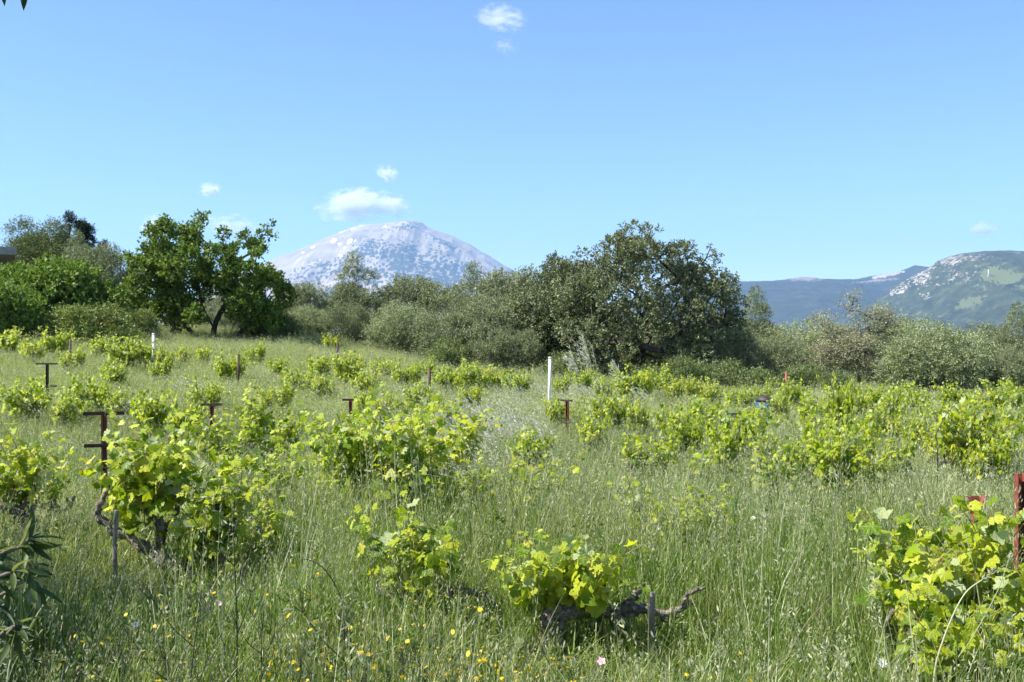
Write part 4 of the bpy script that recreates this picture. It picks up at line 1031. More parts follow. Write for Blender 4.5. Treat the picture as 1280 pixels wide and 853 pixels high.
# ------------------------------------------------------------------ grass and weeds (scattered tufts)
def blade(mb, rng, x, y, h, w_, lean, curve, segs=4, az=None):
    az = rng.uniform(0, 2 * PI) if az is None else az
    dx, dy = math.cos(az), math.sin(az); bz = az + PI / 2 + rng.uniform(-.6, .6); bx_, by_ = math.cos(bz), math.sin(bz)
    t = np.linspace(0, 1, segs + 1); off = lean * t * h + curve * h * t ** 2.3
    zz = h * t * (1 - .35 * abs(curve) * t)
    ww = w_ * .5 * np.array([1.0, .95, .8, .5, .04]) if segs == 4 else w_ * .5 * np.linspace(1, .05, segs + 1)
    L_ = np.stack([x + dx * off + bx_ * ww, y + dy * off + by_ * ww, zz], -1); R_ = np.stack([x + dx * off - bx_ * ww, y + dy * off - by_ * ww, zz], -1)
    V = np.empty((2 * (segs + 1), 3)); V[0::2] = L_; V[1::2] = R_
    mb.add(V, [[2 * k, 2 * k + 1, 2 * k + 3, 2 * k + 2] for k in range(segs)])
    return x + dx * off[-1], y + dy * off[-1], zz[-1]

def spikelet(mb, rng, p, a, L, w_):
    a = nrm(np.array(a)); b = perp(rng, a[None])[0] * w_ / 2; c = np.cross(a, b)
    p = np.array(p); V = [p, p + a * L * .4 + b, p + a * L, p + a * L * .4 - b, p + a * L * .4 + c, p + a * L * .4 - c]
    mb.add(V, [[0, 1, 2, 3], [0, 4, 2, 5]])

def proto(name, mats_mb):
    """one object per variant, joined meshes of several materials"""
    mbt = MB(); idx = []
    tot = []
    for k, (m_, mm) in enumerate(mats_mb):
        n0 = sum(len(f) for f in mbt.f4) + sum(len(f) for f in mbt.f3)
        for V in [np.concatenate(m_.v)]:
            off = mbt.n; mbt.v.append(V); mbt.n += len(V)
            for f in m_.f4: mbt.f4.append(f + off); tot.append((len(f), k))
    me = mbt.mesh(name, None)
    for _, mm in mats_mb: me.materials.append(mm)
    me.polygons.foreach_set('material_index', np.concatenate([np.full(n_, k) for n_, k in tot]).astype(np.int32))
    return bpy.data.objects.new(name, me)

def tuft(kind, seed):
    rng = np.random.RandomState(seed); a = MB(); b = MB(); r_ = .13 * rng.uniform(.7, 1.3)
    if kind == 'green':
        for _ in range(34): blade(a, rng, *rng.normal(0, r_ * .6, 2), rng.uniform(.16, .46), rng.uniform(.004, .009), rng.uniform(0, .3), rng.uniform(0, .6))
        return [(a, M['grass'])]
    if kind == 'fine':
        for _ in range(40): blade(a, rng, *rng.normal(0, r_ * .7, 2), rng.uniform(.25, .55), rng.uniform(.0022, .0045), rng.uniform(0, .25), rng.uniform(-.1, .4))
        return [(a, M['grass'])]
    if kind == 'oat':
        for _ in range(14): blade(a, rng, *rng.normal(0, r_ * .6, 2), rng.uniform(.2, .42), rng.uniform(.004, .006), rng.uniform(0, .3), rng.uniform(0, .5))
        for _ in range(6):
            x_, y_ = rng.normal(0, r_ * .6, 2); h = rng.uniform(.42, .68)
            tx, ty, tz = blade(a, rng, x_, y_, h, .003, rng.uniform(0, .15), rng.uniform(.05, .35))
            for _ in range(9):
                u = rng.uniform(.72, 1); dd = rng.normal(size=3) * .03
                spikelet(b, rng, (x_ + (tx - x_) * u + dd[0], y_ + (ty - y_) * u + dd[1], tz * u + dd[2]), (rng.normal() * .4, rng.normal() * .4, -1), rng.uniform(.015, .026), .006)
        return [(a, M['grass']), (b, M['grass_pale'])]
    if kind == 'brome':
        for _ in range(16): blade(a, rng, *rng.normal(0, r_ * .6, 2), rng.uniform(.2, .4), rng.uniform(.003, .005), rng.uniform(0, .3), rng.uniform(0, .5))
        for _ in range(9):
            x_, y_ = rng.normal(0, r_ * .6, 2)
            tx, ty, tz = blade(a, rng, x_, y_, rng.uniform(.35, .56), .0026, rng.uniform(0, .15), rng.uniform(.05, .3))
            for _ in range(7): spikelet(b, rng, (tx + rng.normal() * .008, ty + rng.normal() * .008, tz - rng.uniform(0, .07)), (rng.normal() * .35, rng.normal() * .35, 1), rng.uniform(.018, .03), .0035)
        return [(a, M['grass']), (b, M['grass_pale'])]
    if kind == 'weed':
        for _ in range(7):
            x_, y_ = rng.normal(0, r_ * .6, 2); h = rng.uniform(.2, .42)
            tx, ty, tz = blade(a, rng, x_, y_, h, .004, rng.uniform(0, .3), rng.uniform(0, .3))
            for _ in range(16):
                u = rng.uniform(.15, 1); q_ = rng.normal(size=3); q_[2] = abs(q_[2]) * .5
                spikelet(b, rng, (x_ + (tx - x_) * u, y_ + (ty - y_) * u, tz * u), q_, rng.uniform(.02, .045), .012)
        return [(a, M['weed']), (b, M['weed'])]
    if kind == 'dry':
        for _ in range(12): blade(a, rng, *rng.normal(0, r_ * .8, 2), rng.uniform(.2, .5), rng.uniform(.002, .004), rng.uniform(0, .6), rng.uniform(-.1, .6))
        for _ in range(10): blade(b, rng, *rng.normal(0, r_ * .6, 2), rng.uniform(.2, .4), rng.uniform(.003, .006), rng.uniform(0, .3), rng.uniform(0, .5))
        return [(a, M['dry']), (b, M['grass'])]
    if kind == 'tall':
        for _ in range(8): blade(a, rng, *rng.normal(0, r_ * .8, 2), rng.uniform(.45, .75), rng.uniform(.004, .008), rng.uniform(0, .25), rng.uniform(0, .7), 6)
        for _ in range(10): blade(a, rng, *rng.normal(0, r_ * .8, 2), rng.uniform(.3, .5), rng.uniform(.004, .007), rng.uniform(0, .25), rng.uniform(0, .7))
        return [(a, M['grass'])]
    if kind == 'emergent':     # single tall flowering stems standing above the rest
        for _ in range(10): blade(a, rng, *rng.normal(0, r_ * .7, 2), rng.uniform(.2, .42), rng.uniform(.004, .008), rng.uniform(0, .3), rng.uniform(0, .6))
        for _ in range(3):
            x_, y_ = rng.normal(0, r_ * .8, 2); tx, ty, tz = blade(b, rng, x_, y_, rng.uniform(.62, .86), .0045, rng.uniform(0, .2), rng.uniform(.0, .4), 4)
            for _ in range(16):
                u = rng.uniform(.74, 1); spikelet(b, rng, (x_ + (tx - x_) * u + rng.normal() * .012, y_ + (ty - y_) * u + rng.normal() * .012, tz * u), (rng.normal() * .5, rng.normal() * .5, .5), rng.uniform(.018, .03), .006)
        return [(a, M['grass']), (b, M['grass_pale'])]
    if kind == 'meadow':       # far: broader, fewer, pale feathery heads
        for _ in range(26): blade(a, rng, *rng.normal(0, r_ * 1.1, 2), rng.uniform(.25, .5), rng.uniform(.008, .013), rng.uniform(0, .3), rng.uniform(0, .5), 3)
        for _ in range(14):
            x_, y_ = rng.normal(0, r_ * 1.2, 2); tx, ty, tz = blade(a, rng, x_, y_, rng.uniform(.42, .62), .005, rng.uniform(0, .15), rng.uniform(.05, .3), 3)
            for _ in range(2): spikelet(b, rng, (tx + rng.normal() * .02, ty + rng.normal() * .02, tz - rng.uniform(0, .1)), (rng.normal() * .5, rng.normal() * .5, -.6), rng.uniform(.03, .05), .011)
        return [(a, M['grass_far']), (b, M['grass_pale'])]
    if kind == 'mid':          # middle distance green
        for _ in range(36): blade(a, rng, *rng.normal(0, r_ * 1.0, 2), rng.uniform(.2, .5), rng.uniform(.006, .010), rng.uniform(0, .35), rng.uniform(0, .6), 3)
        for _ in range(6):
            x_, y_ = rng.normal(0, r_, 2); tx, ty, tz = blade(b, rng, x_, y_, rng.uniform(.4, .66), .005, rng.uniform(0, .2), rng.uniform(.05, .4), 3)
            for _ in range(2): spikelet(b, rng, (tx + rng.normal() * .02, ty + rng.normal() * .02, tz - rng.uniform(0, .1)), (rng.normal() * .5, rng.normal() * .5, -.6), rng.uniform(.02, .035), .009)
        return [(a, M['grass']), (b, M['grass_pale'])]
    if kind == 'silver':       # wild oats combed towards the left by the wind
        for _ in range(16): blade(a, rng, *rng.normal(0, r_, 2), rng.uniform(.25, .5), rng.uniform(.004, .007), rng.uniform(.1, .4), rng.uniform(0, .5), 3, az=PI + rng.normal() * .5)
        for _ in range(7):
            x_, y_ = rng.normal(0, r_, 2); az = PI + rng.normal() * .35
            tx, ty, tz = blade(a, rng, x_, y_, rng.uniform(.5, .75), .004, rng.uniform(.3, .6), rng.uniform(.2, .5), 4, az=az)
            for _ in range(10):
                u = rng.uniform(.66, 1)
                spikelet(b, rng, (x_ + (tx - x_) * u, y_ + (ty - y_) * u + rng.normal() * .02, tz * u + rng.normal() * .015), (-1 + rng.normal() * .2, rng.normal() * .3, .55 + rng.normal() * .2), rng.uniform(.035, .06), .009)
        return [(a, M['grass_far']), (b, M['silver'])]
    if kind in ('yellowf', 'maroonf'):
        col = {'yellowf': 'yellow', 'maroonf': 'maroon'}[kind]; c = MB()
        for _ in range(5):
            x_, y_ = rng.normal(0, .1, 2); tx, ty, tz = blade(a, rng, x_, y_, rng.uniform(.22, .42), .003, rng.uniform(0, .2), rng.uniform(0, .2), 3)
            nn_ = nrm(np.array([rng.normal() * .5, rng.normal() * .5 - .5, 1])); r1 = rng.uniform(.007, .012) * (1.0 if kind == 'yellowf' else .8)
            for q_ in range(8):
                an = q_ * PI / 4; ax_ = nrm(np.cross(nn_, [1, 0, .1])); ay_ = np.cross(nn_, ax_)
                dd = ax_ * math.cos(an) + ay_ * math.sin(an); tt = np.cross(nn_, dd) * r1 * .36; p0 = np.array([tx, ty, tz])
                b.add([p0, p0 + dd * r1 * .6 + tt, p0 + dd * r1, p0 + dd * r1 * .6 - tt], [[0, 1, 2, 3]])
            for _ in range(5): spikelet(a, rng, (x_, y_, tz * rng.uniform(.2, .8)), rng.normal(size=3), .025, .008)
        return [(a, M['weed']), (b, M[col])]

def protos(name, kinds):
    c = bpy.data.collections.new(name)
    for k, (kd, sd) in enumerate(kinds): c.objects.link(proto('%s_variant_%02d' % (name, k), tuft(kd, sd)))
    return c

def scatter(name, coll, pts, rot, scl, idx, label):
    me = bpy.data.meshes.new(name); me.vertices.add(len(pts)); me.vertices.foreach_set('co', pts.astype(np.float32).ravel())
    for nm_, ty, arr in (('rot', 'FLOAT_VECTOR', rot), ('scl', 'FLOAT_VECTOR', scl)):
        at = me.attributes.new(nm_, ty, 'POINT'); at.data.foreach_set('vector', arr.astype(np.float32).ravel())
    at = me.attributes.new('idx', 'INT', 'POINT'); at.data.foreach_set('value', idx.astype(np.int32))
    o = bpy.data.objects.new(name, me); COL.objects.link(o)
    ng = bpy.data.node_groups.new(name + '_scatter', 'GeometryNodeTree')
    ng.interface.new_socket('Geometry', in_out='INPUT', socket_type='NodeSocketGeometry'); ng.interface.new_socket('Geometry', in_out='OUTPUT', socket_type='NodeSocketGeometry')
    gi = ng.nodes.new('NodeGroupInput'); go = ng.nodes.new('NodeGroupOutput'); ip = ng.nodes.new('GeometryNodeInstanceOnPoints')
    ci = ng.nodes.new('GeometryNodeCollectionInfo'); ci.inputs['Collection'].default_value = coll; ci.inputs['Separate Children'].default_value = True; ci.inputs['Reset Children'].default_value = True
    def na(nm_, ty):
        a = ng.nodes.new('GeometryNodeInputNamedAttribute'); a.data_type = ty; a.inputs['Name'].default_value = nm_; return a.outputs['Attribute']
    L_ = ng.links.new
    L_(gi.outputs[0], ip.inputs['Points']); L_(ci.outputs[0], ip.inputs['Instance']); ip.inputs['Pick Instance'].default_value = True
    L_(na('idx', 'INT'), ip.inputs['Instance Index']); L_(na('rot', 'FLOAT_VECTOR'), ip.inputs['Rotation']); L_(na('scl', 'FLOAT_VECTOR'), ip.inputs['Scale'])
    L_(ip.outputs[0], go.inputs[0])
    md = o.modifiers.new('scatter', 'NODES'); md.node_group = ng
    return tag(o, label, kind='stuff')

rng = np.random.RandomState(77)
# where the grass stands low in front of the bare vine wood (px, distance, half width, half depth, height factor)
DIPS = [(190, 6.9, .75, .75, .42), (255, 6.9, .5, .6, .42), (20, 8.2, .7, .8, .5), (775, 5.3, .62, .62, .38), (585, 5.9, .35, .5, .8), (130, 9.6, .8, .9, .75)]
def field(y0, y1, dens, margin=1.4, xpad=1.0):
    xm = lambda y: .467 * y * margin + xpad
    A = (xm(y0) + xm(y1)) * (y1 - y0); n_ = int(A * dens)
    y = rng.uniform(y0, y1, n_ * 2); x = rng.uniform(-1, 1, n_ * 2) * xm(y1); k = np.abs(x) < xm(y); x = x[k][:n_]; y = y[k][:n_]
    return x, y
def lay(x, y, hs, hv=.25):
    n_ = len(x)
    pts = np.stack([x, y, gz(x, y) - .01], -1)
    rot = np.stack([rng.normal(0, .10, n_), rng.normal(0, .10, n_), rng.uniform(0, 2 * PI, n_)], -1)
    h = hs * rng.uniform(1 - hv, 1 + hv, n_) * (.72 + .6 * vnoise(x * .8 + 9, y * .8))
    for (cpx, cd, rx_, ry_, f_) in DIPS:
        q_ = ((x - wx(cpx, cd)) / rx_) ** 2 + ((y - cd) / ry_) ** 2
        h = h * (1 - (1 - f_) * np.exp(-q_ ** 2))
    scl = np.stack([rng.uniform(.9, 1.3, n_), rng.uniform(.9, 1.3, n_), h * rng.choice([.7, 1.0, 1.0, 1.22], n_)], -1)
    return pts, rot, scl
near_c = protos('near_grass', [('green', 1), ('green', 2), ('fine', 3), ('fine', 4), ('oat', 5), ('oat', 6), ('brome', 7), ('weed', 8), ('weed', 9), ('dry', 10), ('tall', 11), ('brome', 12), ('emergent', 13), ('emergent', 14)])
x, y = field(2.6, 9.5, 78)
pts, rot, scl = lay(x, y, 1.0)
sel = rng.choice(14, len(x), p=[.12, .12, .09, .09, .08, .07, .06, .06, .05, .06, .10, .04, .03, .03])
scatter('tall_grass', near_c, pts, rot, scl, sel, 'tall green grass with seed heads covering the foreground')
mid_c = protos('mid_grass', [('mid', 21), ('mid', 22), ('mid', 23), ('tall', 24), ('oat', 25), ('weed', 26), ('dry', 27)])
x, y = field(9.2, 22, 40)
pts, rot, scl = lay(x, y, .86)
sel = rng.choice(7, len(x), p=[.25, .24, .2, .1, .11, .06, .04])
scatter('tall_grass', mid_c, pts, rot, scl, sel, 'tall green grass between the vines in the middle of the field')
far_c = protos('far_grass', [('meadow', 31), ('meadow', 32), ('mid', 33), ('meadow', 34)])
x, y = field(21, 58, 19, 1.25)
pts, rot, scl = lay(x, y, .82)
scl[:, :2] *= 1.35
sel = rng.choice(4, len(x), p=[.3, .3, .15, .25])
scatter('meadow_grass', far_c, pts, rot, scl, sel, 'pale feathery meadow grass reaching up to the trees')
# wild oats, silver, in the middle of the field
sil_c = protos('silver_grass', [('silver', 41), ('silver', 42), ('silver', 43)])
xs, ys = [], []
for (cx_, cd, rx_, ry_, n_) in ((628, 16.0, .45, 1.6, 60), (655, 18.5, .5, 1.8, 45), (585, 20, .5, 2.0, 30), (700, 26, 1.4, 2.0, 60), (590, 33, 1.6, 1.6, 30), (345, 24, 2.2, 3.5, 30), (740, 30, 1.4, 2, 50)):
    xs.append(wx(cx_, cd) + rng.normal(0, rx_, n_)); ys.append(cd + rng.normal(0, ry_, n_))
x = np.concatenate(xs); y = np.concatenate(ys)
pts, rot, scl = lay(x, y, 1.05); rot[:, 2] = rng.normal(0, .35, len(x)); rot[:, :2] *= .6
scatter('wild_oats', sil_c, pts, rot, scl, rng.randint(0, 3, len(x)), 'silvery wild oats leaning left in the middle of the field')
# small flowers
fl_c = protos('yellow_flower', [('yellowf', 51), ('yellowf', 52), ('yellowf', 53)])
x = np.concatenate([rng.uniform(-1.9, 1.2, 34), rng.normal(-.3, .5, 76)]); y = np.concatenate([rng.uniform(4.3, 6.2, 34), rng.normal(4.75, .35, 76)])
pts, rot, scl = lay(x, y, 1.15)
scatter('yellow_flowers', fl_c, pts, rot, scl, rng.randint(0, 3, len(x)), 'small yellow daisies sprinkled through the foreground grass')
fm_c = protos('maroon_flower', [('maroonf', 61), ('maroonf', 62)])
x = np.concatenate([rng.normal(wx(715, 11), .35, 16), rng.uniform(-3, 4, 30)]); y = np.concatenate([rng.normal(11, .6, 16), rng.uniform(6, 13, 30)])
pts, rot, scl = lay(x, y, 1.15)
scatter('maroon_flowers', fm_c, pts, rot, scl, rng.randint(0, 2, len(x)), 'dark red vetch flowers scattered in the grass')

# ------------------------------------------------------------------ single plants in the foreground
def disc_flower(px, py, d, r_, mkey, label, name, cat, petals=6, stem=.35, cen='yellow'):
    p = P(px, py, d); x, y, z = p; zg = g0(x, y)
    e = empty(name, (x, y, zg), label, cat); H = z - zg
    mb = MB(); rng = np.random.RandomState(int(px))
    tube(mb, spline([(.04, .03, -.02), (.03, 0, H * .5), (0, 0, H)], 8), .0022, 5); mb.obj('stem', M['weed'], e)
    nn_ = nrm(np.array([-.2, -.5, .7]) + rng.normal(size=3) * .35); ax_ = nrm(np.cross(nn_, [1, 0, .1])); ay_ = np.cross(nn_, ax_)
    for k in range(petals):
        mb = MB(); an = k * 2 * PI / petals + .2; dd = ax_ * math.cos(an) + ay_ * math.sin(an); tt = np.cross(nn_, dd) * r_ * (2.4 / petals)
        c0 = np.array([0, 0, H]); mb.add([c0 + dd * r_ * .08, c0 + dd * r_ * .55 + tt + nn_ * r_ * .22, c0 + dd * r_ + nn_ * r_ * .3 + tt * .35, c0 + dd * r_ + nn_ * r_ * .3 - tt * .35, c0 + dd * r_ * .55 - tt + nn_ * r_ * .22], [[0, 1, 4], [1, 2, 3], [1, 3, 4]])
        mb.obj('petal', M[mkey], e)
    mb = MB(); tube(mb, [np.array([0, 0, H]) - nn_ * .002, np.array([0, 0, H]) + nn_ * r_ * .25], (r_ * .22, r_ * .12), 7); mb.obj('flower_centre', M[cen], e)
disc_flower(752, 828, 5.3, .022, 'pink', 'pink flower low in the grass left of the wooden stake, the lower one', 'bindweed_flower', 'flower', 5)
disc_flower(742, 781, 5.9, .017, 'pink', 'small pink flower under the bare horizontal vine arm', 'bindweed_flower', 'flower', 5)
disc_flower(1103, 830, 5.1, .024, 'lilac', 'pale lilac flower in the grass at the bottom right', 'scabious_flower', 'flower', 9, cen='lilac')
disc_flower(169, 782, 5.2, .018, 'whitep', 'white star shaped flower in the dark grass at the bottom left', 'white_flower', 'flower', 7, cen='whitep')
disc_flower(274, 755, 5.6, .013, 'pink', 'tiny pale pink flower beneath the right end of the twisted trunk', 'small_flower', 'flower', 5)
disc_flower(942, 648, 8.2, .018, 'whitep', 'white flower high in the grass right of the faint sparse vine', 'white_flower', 'flower', 7, cen='whitep')
disc_flower(823, 660, 8.0, .017, 'whitep', 'small white flower in the grass among the faint vine leaves', 'white_flower', 'flower', 6, cen='whitep')
# brown thistle head
p = P(1141, 826, 5.1); e = empty('thistle', (p[0], p[1], g0(p[0], p[1])), 'round brown seed head on a stem beside the pale lilac flower', 'thistle'); H = p[2] - g0(p[0], p[1])
mb = MB(); tube(mb, spline([(.05, 0, -.02), (.03, 0, H * .6), (0, 0, H)], 8), .003, 5); mb.obj('stem', M['weed'], e)
mb = MB(); rng = np.random.RandomState(3)
for dd in rdir(rng, 90): spikelet(mb, rng, np.array([0, 0, H]) + dd * .006, dd, .014, .005)
mb.obj('seed_head', M['dry'], e)

def umbel_stalk(px, base_d, H, seed, label, spread=.35, n=5, mkey='darkstalk', lean=0.0, r0=.0045):
    rng = np.random.RandomState(seed); x = wx(px, base_d); z = g0(x, base_d)
    e = empty('dry_stalk', (x, base_d, z), label, 'plant', 'dark stalks standing in the foreground grass')
    mb = MB(); top = np.array([lean, rng.uniform(-.05, .05), H]); main = spline([(0, 0, -.05), (lean * .3 + rng.uniform(-.03, .03), 0, H * .5), top], 14); tube(mb, main, np.linspace(r0, r0 * .5, 14), 6)
    mb.obj('stem', M[mkey], e)
    def umb(m_, p, dr, L, r_):
        for _ in range(rng.randint(6, 10)):
            dd = nrm(dr + rng.normal(size=3) * .5); tip = p + dd * L * rng.uniform(.6, 1.1)
            tube(m_, spline([p, (p + tip) / 2 + rng.normal(size=3) * L * .06, tip], 4), r_, 3, cap=False)
            for _ in range(4):
                t2_ = tip + nrm(dd + rng.normal(size=3) * .6) * L * .22; tube(m_, [tip, t2_], r_ * .7, 3, cap=False)
    for k in range(n):
        mb = MB(); b = main[int(4 + k * 9 / n)]; az = k * 2.4 + rng.uniform(0, 1)
        dd = nrm(np.array([math.cos(az) * .8, math.sin(az) * .8, 1.0])); L = spread * rng.uniform(.6, 1.0)
        tip = b + dd * L; tube(mb, spline([b, b + dd * L * .5 + np.array([0, 0, -.02]), tip], 6), np.linspace(r0 * .6, r0 * .35, 6), 5, cap=False)
        umb(mb, tip, nrm(dd + np.array([0, 0, .5])), L * .4, r0 * .28); mb.obj('branch', M[mkey], e)
    mb = MB(); umb(mb, top, np.array([0, 0, 1.]), spread * .4, r0 * .3); mb.obj('umbel', M[mkey], e)
umbel_stalk(292, 4.6, .92, 1, 'tall dark stalk with spreading branches right of the twisted trunk vine', .32, 5, r0=.004)
umbel_stalk(246, 4.3, .62, 2, 'dark branching stalk below the twisted trunk vine', .3, 5, r0=.004)
umbel_stalk(430, 4.3, .55, 3, 'dark branching stalk below the small foreground vine', .3, 5, r0=.004)
umbel_stalk(372, 4.2, .46, 4, 'short dark umbel between the two taller dark stalks', .24, 4, r0=.0035)
umbel_stalk(505, 4.3, .42, 5, 'low dark umbel right of the stalk under the small foreground vine', .24, 4, r0=.0035)
umbel_stalk(150, 4.1, .46, 6, 'dark twiggy stalk in the shaded grass at the bottom left', .28, 5, r0=.0035)
umbel_stalk(60, 4.0, .5, 7, 'dark twiggy stalk under the narrow leaved shrub', .28, 4, r0=.0035)
umbel_stalk(655, 4.4, .36, 8, 'small dark umbel among the yellow daisies, bottom centre', .2, 4, r0=.003)

for k, (px_, d_, h_, lab_) in enumerate(((205, 4.2, .5, 'thin dark stalk left of the tall spreading one'), (330, 4.3, .6, 'dark branching stalk right of the tall spreading one'), (100, 4.2, .42, 'small dark stalk between the shrub and the white flower'),
    (465, 4.2, .38, 'short dark stalk below the small foreground vine, beside the daisies'), (560, 4.3, .36, 'small dark stalk among the yellow daisies, left of centre'), (720, 4.4, .34, 'small dark stalk by the pink flower'))):
    umbel_stalk(px_, d_, h_, 20 + k, lab_, .26, 5, r0=.0032)
def long_stem(pts, r_, mkey, label, head=None, name='grass_stem', cat='grass stem'):
    W_ = [P(*q) for q in pts]; b = W_[0]; zg = g0(b[0], b[1]); o3 = np.array([b[0], b[1], zg])
    e = empty(name, tuple(o3), label, cat)
    loc_ = [(b[0] - o3[0], b[1] - o3[1], -.03)] + [w_ - o3 for w_ in W_]
    mb = MB(); tube(mb, spline(loc_, 22), np.linspace(r_, r_ * .45, 22), 6); mb.obj('stem', M[mkey], e)
    if head:
        mb = MB(); rng = np.random.RandomState(len(label)); a = np.array(loc_[-1]); dr = nrm(a - np.array(loc_[-2]))
        for k in range(46): spikelet(mb, rng, a + dr * (k / 46 - .35) * head + rng.normal(size=3) * .003, dr + rng.normal(size=3) * .45, .022, .005)
        mb.obj('seed_head', M['grass_pale'], e)
long_stem([(1168, 852, 4.6), (1180, 800, 4.6), (1205, 745, 4.6), (1233, 722, 4.6)], .005, 'grass_pale', 'thick pale arching grass stem in front of the right edge thicket', .07)
long_stem([(965, 852, 4.8), (985, 820, 4.9), (1008, 780, 5.0), (1040, 745, 5.0)], .0028, 'dry', 'thin straw coloured stem leaning right at the bottom right')
long_stem([(1188, 845, 4.8), (1215, 800, 4.8), (1245, 745, 4.9), (1262, 700, 5.0)], .0035, 'grass_pale', 'pale slanting stem crossing the right edge thicket', .05)
long_stem([(438, 800, 4.6), (425, 745, 4.7), (405, 712, 4.7), (385, 700, 4.7), (372, 702, 4.7)], .0035, 'darkstalk', 'dark grass stem arching left beside the small foreground vine')
long_stem([(1172, 560, 11), (1170, 545, 11), (1182, 520, 11), (1195, 505, 11)], .006, 'darkstalk', 'dark bent twig in the grass above the right edge thicket')
long_stem([(250, 560, 11), (235, 545, 11), (222, 540, 11), (208, 545, 11)], .004, 'dry', 'pale dry grass blade arching above the twisted trunk vine')
long_stem([(8, 852, 3.6), (30, 800, 3.7), (45, 770, 3.7), (62, 745, 3.8)], .003, 'grass_pale', 'pale stem rising under the narrow leaved shrub at the left edge')

# silver plume grasses at the foot of the holm oak
def plume(px, base, top, d, lean, seed, label):
    rng = np.random.RandomState(seed); x = wx(px, d); z = g0(x, d); H = CAM_Z - (top - HOR) * d / F - z
    e = empty('silver_grass', (x, d, z), label, 'grass clump', 'silver plumed grass clumps by the oaks')
    mb = MB()
    for _ in range(26): blade(mb, rng, *rng.normal(0, .12, 2), H * rng.uniform(.35, .65), .012, rng.uniform(0, .3), rng.uniform(0, .6))
    mb.obj('blades', M['grass_far'], e)['kind'] = 'stuff'
    for k in range(9):
        mb = MB(); a0 = np.array([*rng.normal(0, .12, 2), 0]); tp = a0 + np.array([lean * H * rng.uniform(.5, 1.1), rng.normal() * .2, H * rng.uniform(.7, 1.0)])
        s_ = spline([a0, (a0 + tp) / 2 + np.array([-.08 * np.sign(lean), 0, .12]), tp], 10); tube(mb, s_, .005, 4, cap=False)
        for _ in range(14):
            b = s_[rng.randint(5, 10)]; spikelet(mb, rng, b, (-.75 + rng.normal() * .2, rng.normal() * .3, .7 + rng.normal() * .3), rng.uniform(.12, .2), .028)
        mb.obj('plume', M['silver'], e)
plume(738, 470, 414, 36, -.12, 1, 'tallest silver grass plume in front of the dark oak foliage')
plume(722, 470, 436, 35, -.2, 2, 'short silver plumes between the white pole and the oak trunk')
plume(772, 472, 452, 35, -.1, 3, 'low silver plumes at the left foot of the holm oak trunk')

# ------------------------------------------------------------------ narrow-leaved shrub standing at the left edge, close to the camera
x0, y0 = -2.15, 3.25; z0 = g0(x0, y0)
e = empty('oleander_shrub', (x0, y0, z0), 'dark narrow leaved shrub close to the camera at the left edge', 'shrub')
rng = np.random.RandomState(12)
LV = []
for s_ in range(3):
    bend = .12 + .1 * s_; V = []; N_ = 7
    for k in range(N_):
        t = k / (N_ - 1); w_ = .11 * math.sin(PI * min(1, t * .97 + .03)) ** .8 + .002; zz = -bend * t * t
        V += [(-w_, t, zz + .04), (0, t, zz), (w_, t, zz + .04)]
    Fc = []
    for k in range(N_ - 1):
        Fc += [[3 * k, 3 * k + 1, 3 * k + 4, 3 * k + 3], [3 * k + 1, 3 * k + 2, 3 * k + 5, 3 * k + 4]]
    LV.append((np.array(V), np.array(Fc)))
lm = []
for V, Fc in LV:
    mb = MB(); mb.add(V, Fc); lm.append(mb.mesh('leaf', M['lance']))
tm = MB(); stems = []
def br(pts, ra, rb):
    s_ = spline(pts, 16); tube(tm, s_, np.linspace(ra, rb, 16), 7, .06, rng); stems.append(s_)
L3 = lambda px, py, d_: tuple(P(px, py, d_) - np.array([x0, y0, z0]))
br([(0, 0, -.1), (.05, .02, .5), (-.02, 0, 1.2), (.05, 0, 2.0), (.15, 0, 2.7)], .03, .012)
br([(0, 0, -.1), (-.2, .1, .8), (-.35, 0, 1.8), (-.3, 0, 2.8)], .026, .008)
br([(.03, 0, .4), (.25, 0, .75), L3(8, 740, 3.3), L3(38, 700, 3.3)], .012, .003)
br([(.03, 0, .6), (.3, 0, 1.0), L3(10, 690, 3.25), L3(40, 672, 3.25)], .011, .003)
br([(.03, 0, .25), (.25, .05, .5), L3(5, 790, 3.2), L3(18, 815, 3.2)], .011, .003)
br([(.03, 0, .5), (.3, -.05, .85), L3(15, 715, 3.2), L3(45, 742, 3.2)], .011, .003)
br([(.05, 0, 2.0), (.35, 0, 2.6), L3(-20, -40, 3.25), L3(6, -38, 3.25), L3(22, -30, 3.25)], .011, .003)
for k in range(10):
    a = rng.uniform(0, 2 * PI); b = stems[rng.randint(2)][rng.randint(5, 15)]; dd = np.array([-abs(math.cos(a)), math.sin(a) * .8, .9]); br([b, b + dd * .25, b + dd * .5 + np.array([0, 0, .1])], .008, .003)
tm.obj('trunk', M['grey_bark'], e)
def put(pos, ax, nn, sz):
    o = bpy.data.objects.new('leaf', lm[rng.randint(3)]); f = frame(ax, nn) * sz; Mx = Matrix.Identity(4)
    for r_ in range(3):
        for c_ in range(3): Mx[r_][c_] = f[r_][c_]
        Mx[r_][3] = pos[r_]
    o.parent = e; o.matrix_local = Mx; COL.objects.link(o)
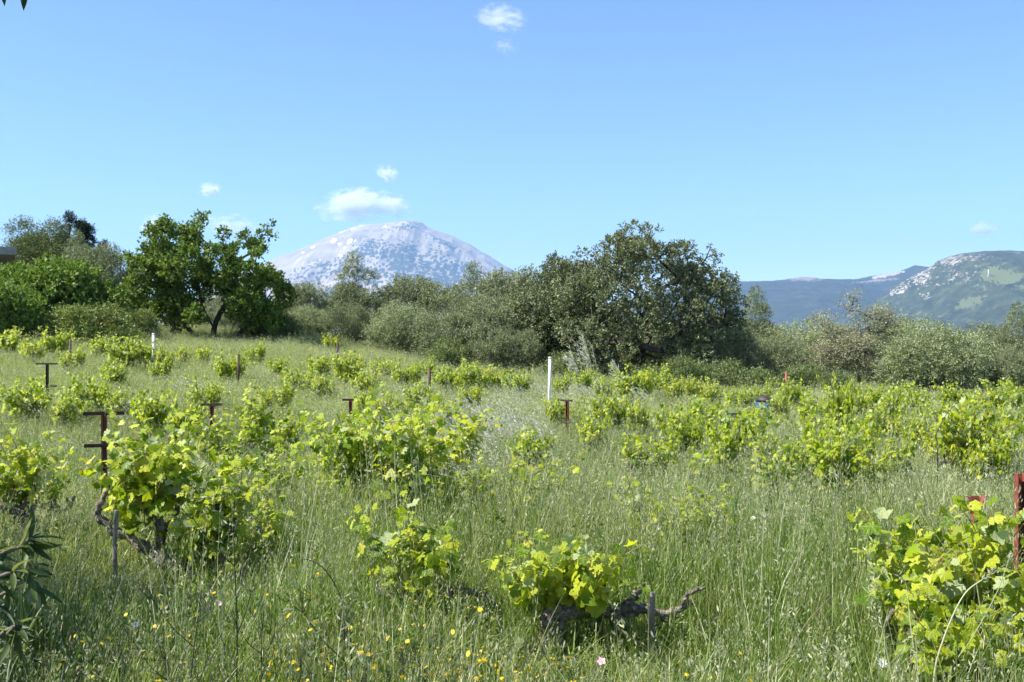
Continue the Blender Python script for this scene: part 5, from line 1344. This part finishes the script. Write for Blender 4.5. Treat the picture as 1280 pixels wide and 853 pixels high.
for si in (2, 3, 4, 5):
    s_ = stems[si]
    for k in range(36):
        t = rng.uniform(.42, 1.0); b = s_[min(15, int(t * 15))]; tg = nrm(s_[min(15, int(t * 15) + 1 if t < .95 else 15)] - s_[max(0, int(t * 15) - 1)])
        ax = nrm(tg * .5 + rng.normal(size=3) * .55 + np.array([.1, 0, -.25])); put(b, ax, nrm(np.array([0, -.2, 1]) + rng.normal(size=3) * .5), rng.uniform(.06, .105))
s_ = stems[6]
for (px_, ln_) in ((6, .105), (30, .115)):
    tip = np.array(L3(px_, {6: 5, 30: 12}[px_], 3.25)); b = tip + np.array([-.01 if px_ == 6 else .005, 0, ln_]); put(b, tip - b, (0.4, -1, 0), ln_)
for k in range(20):
    b = s_[rng.randint(5, 14)]; put(b, nrm(np.array([-.2, rng.normal() * .4, .9]) + rng.normal(size=3) * .3), rdir(rng, 1)[0], .11)
mb = MB(); rl = np.random.RandomState(5)
for si in [0, 1] + list(range(7, 17)):
    s_ = stems[si]
    for k in range(110 if si < 2 else 60):
        b = s_[rl.randint(5, 16)]
        if b[0] > .1 : continue
        ax = nrm(rl.normal(size=3) + np.array([-.2, 0, .35])); f = frame(ax, rdir(rl, 1, .6)[0]) * rl.uniform(.08, .13); V, Fc = LV[rl.randint(3)]; mb.add(V @ f.T + b, Fc)
mb.obj('foliage', M['lance'], e)['kind'] = 'stuff'

print('leaf objects', N_LEAF[0], 'objects', len(bpy.data.objects))
# ------------------------------------------------------------------ haze
mb = MB(); box(mb, (0, 6000, 668), (30000, 18000, 1400)); hz = mb.obj('haze', None, smooth=False)
m = bpy.data.materials.new('haze_air'); m.use_nodes = True; n = m.node_tree; n.nodes.remove(n.nodes['Principled BSDF'])
pv = n.nodes.new('ShaderNodeVolumePrincipled'); pv.inputs['Color'].default_value = (.33, .58, 1.0, 1)
pv.inputs['Density'].default_value = 5.6e-5; pv.inputs['Anisotropy'].default_value = .1
n.links.new(pv.outputs[0], n.nodes['Material Output'].inputs['Volume']); hz.data.materials.append(m)
tag(hz, 'thin blue haze between the field and the far mountains', kind='stuff')
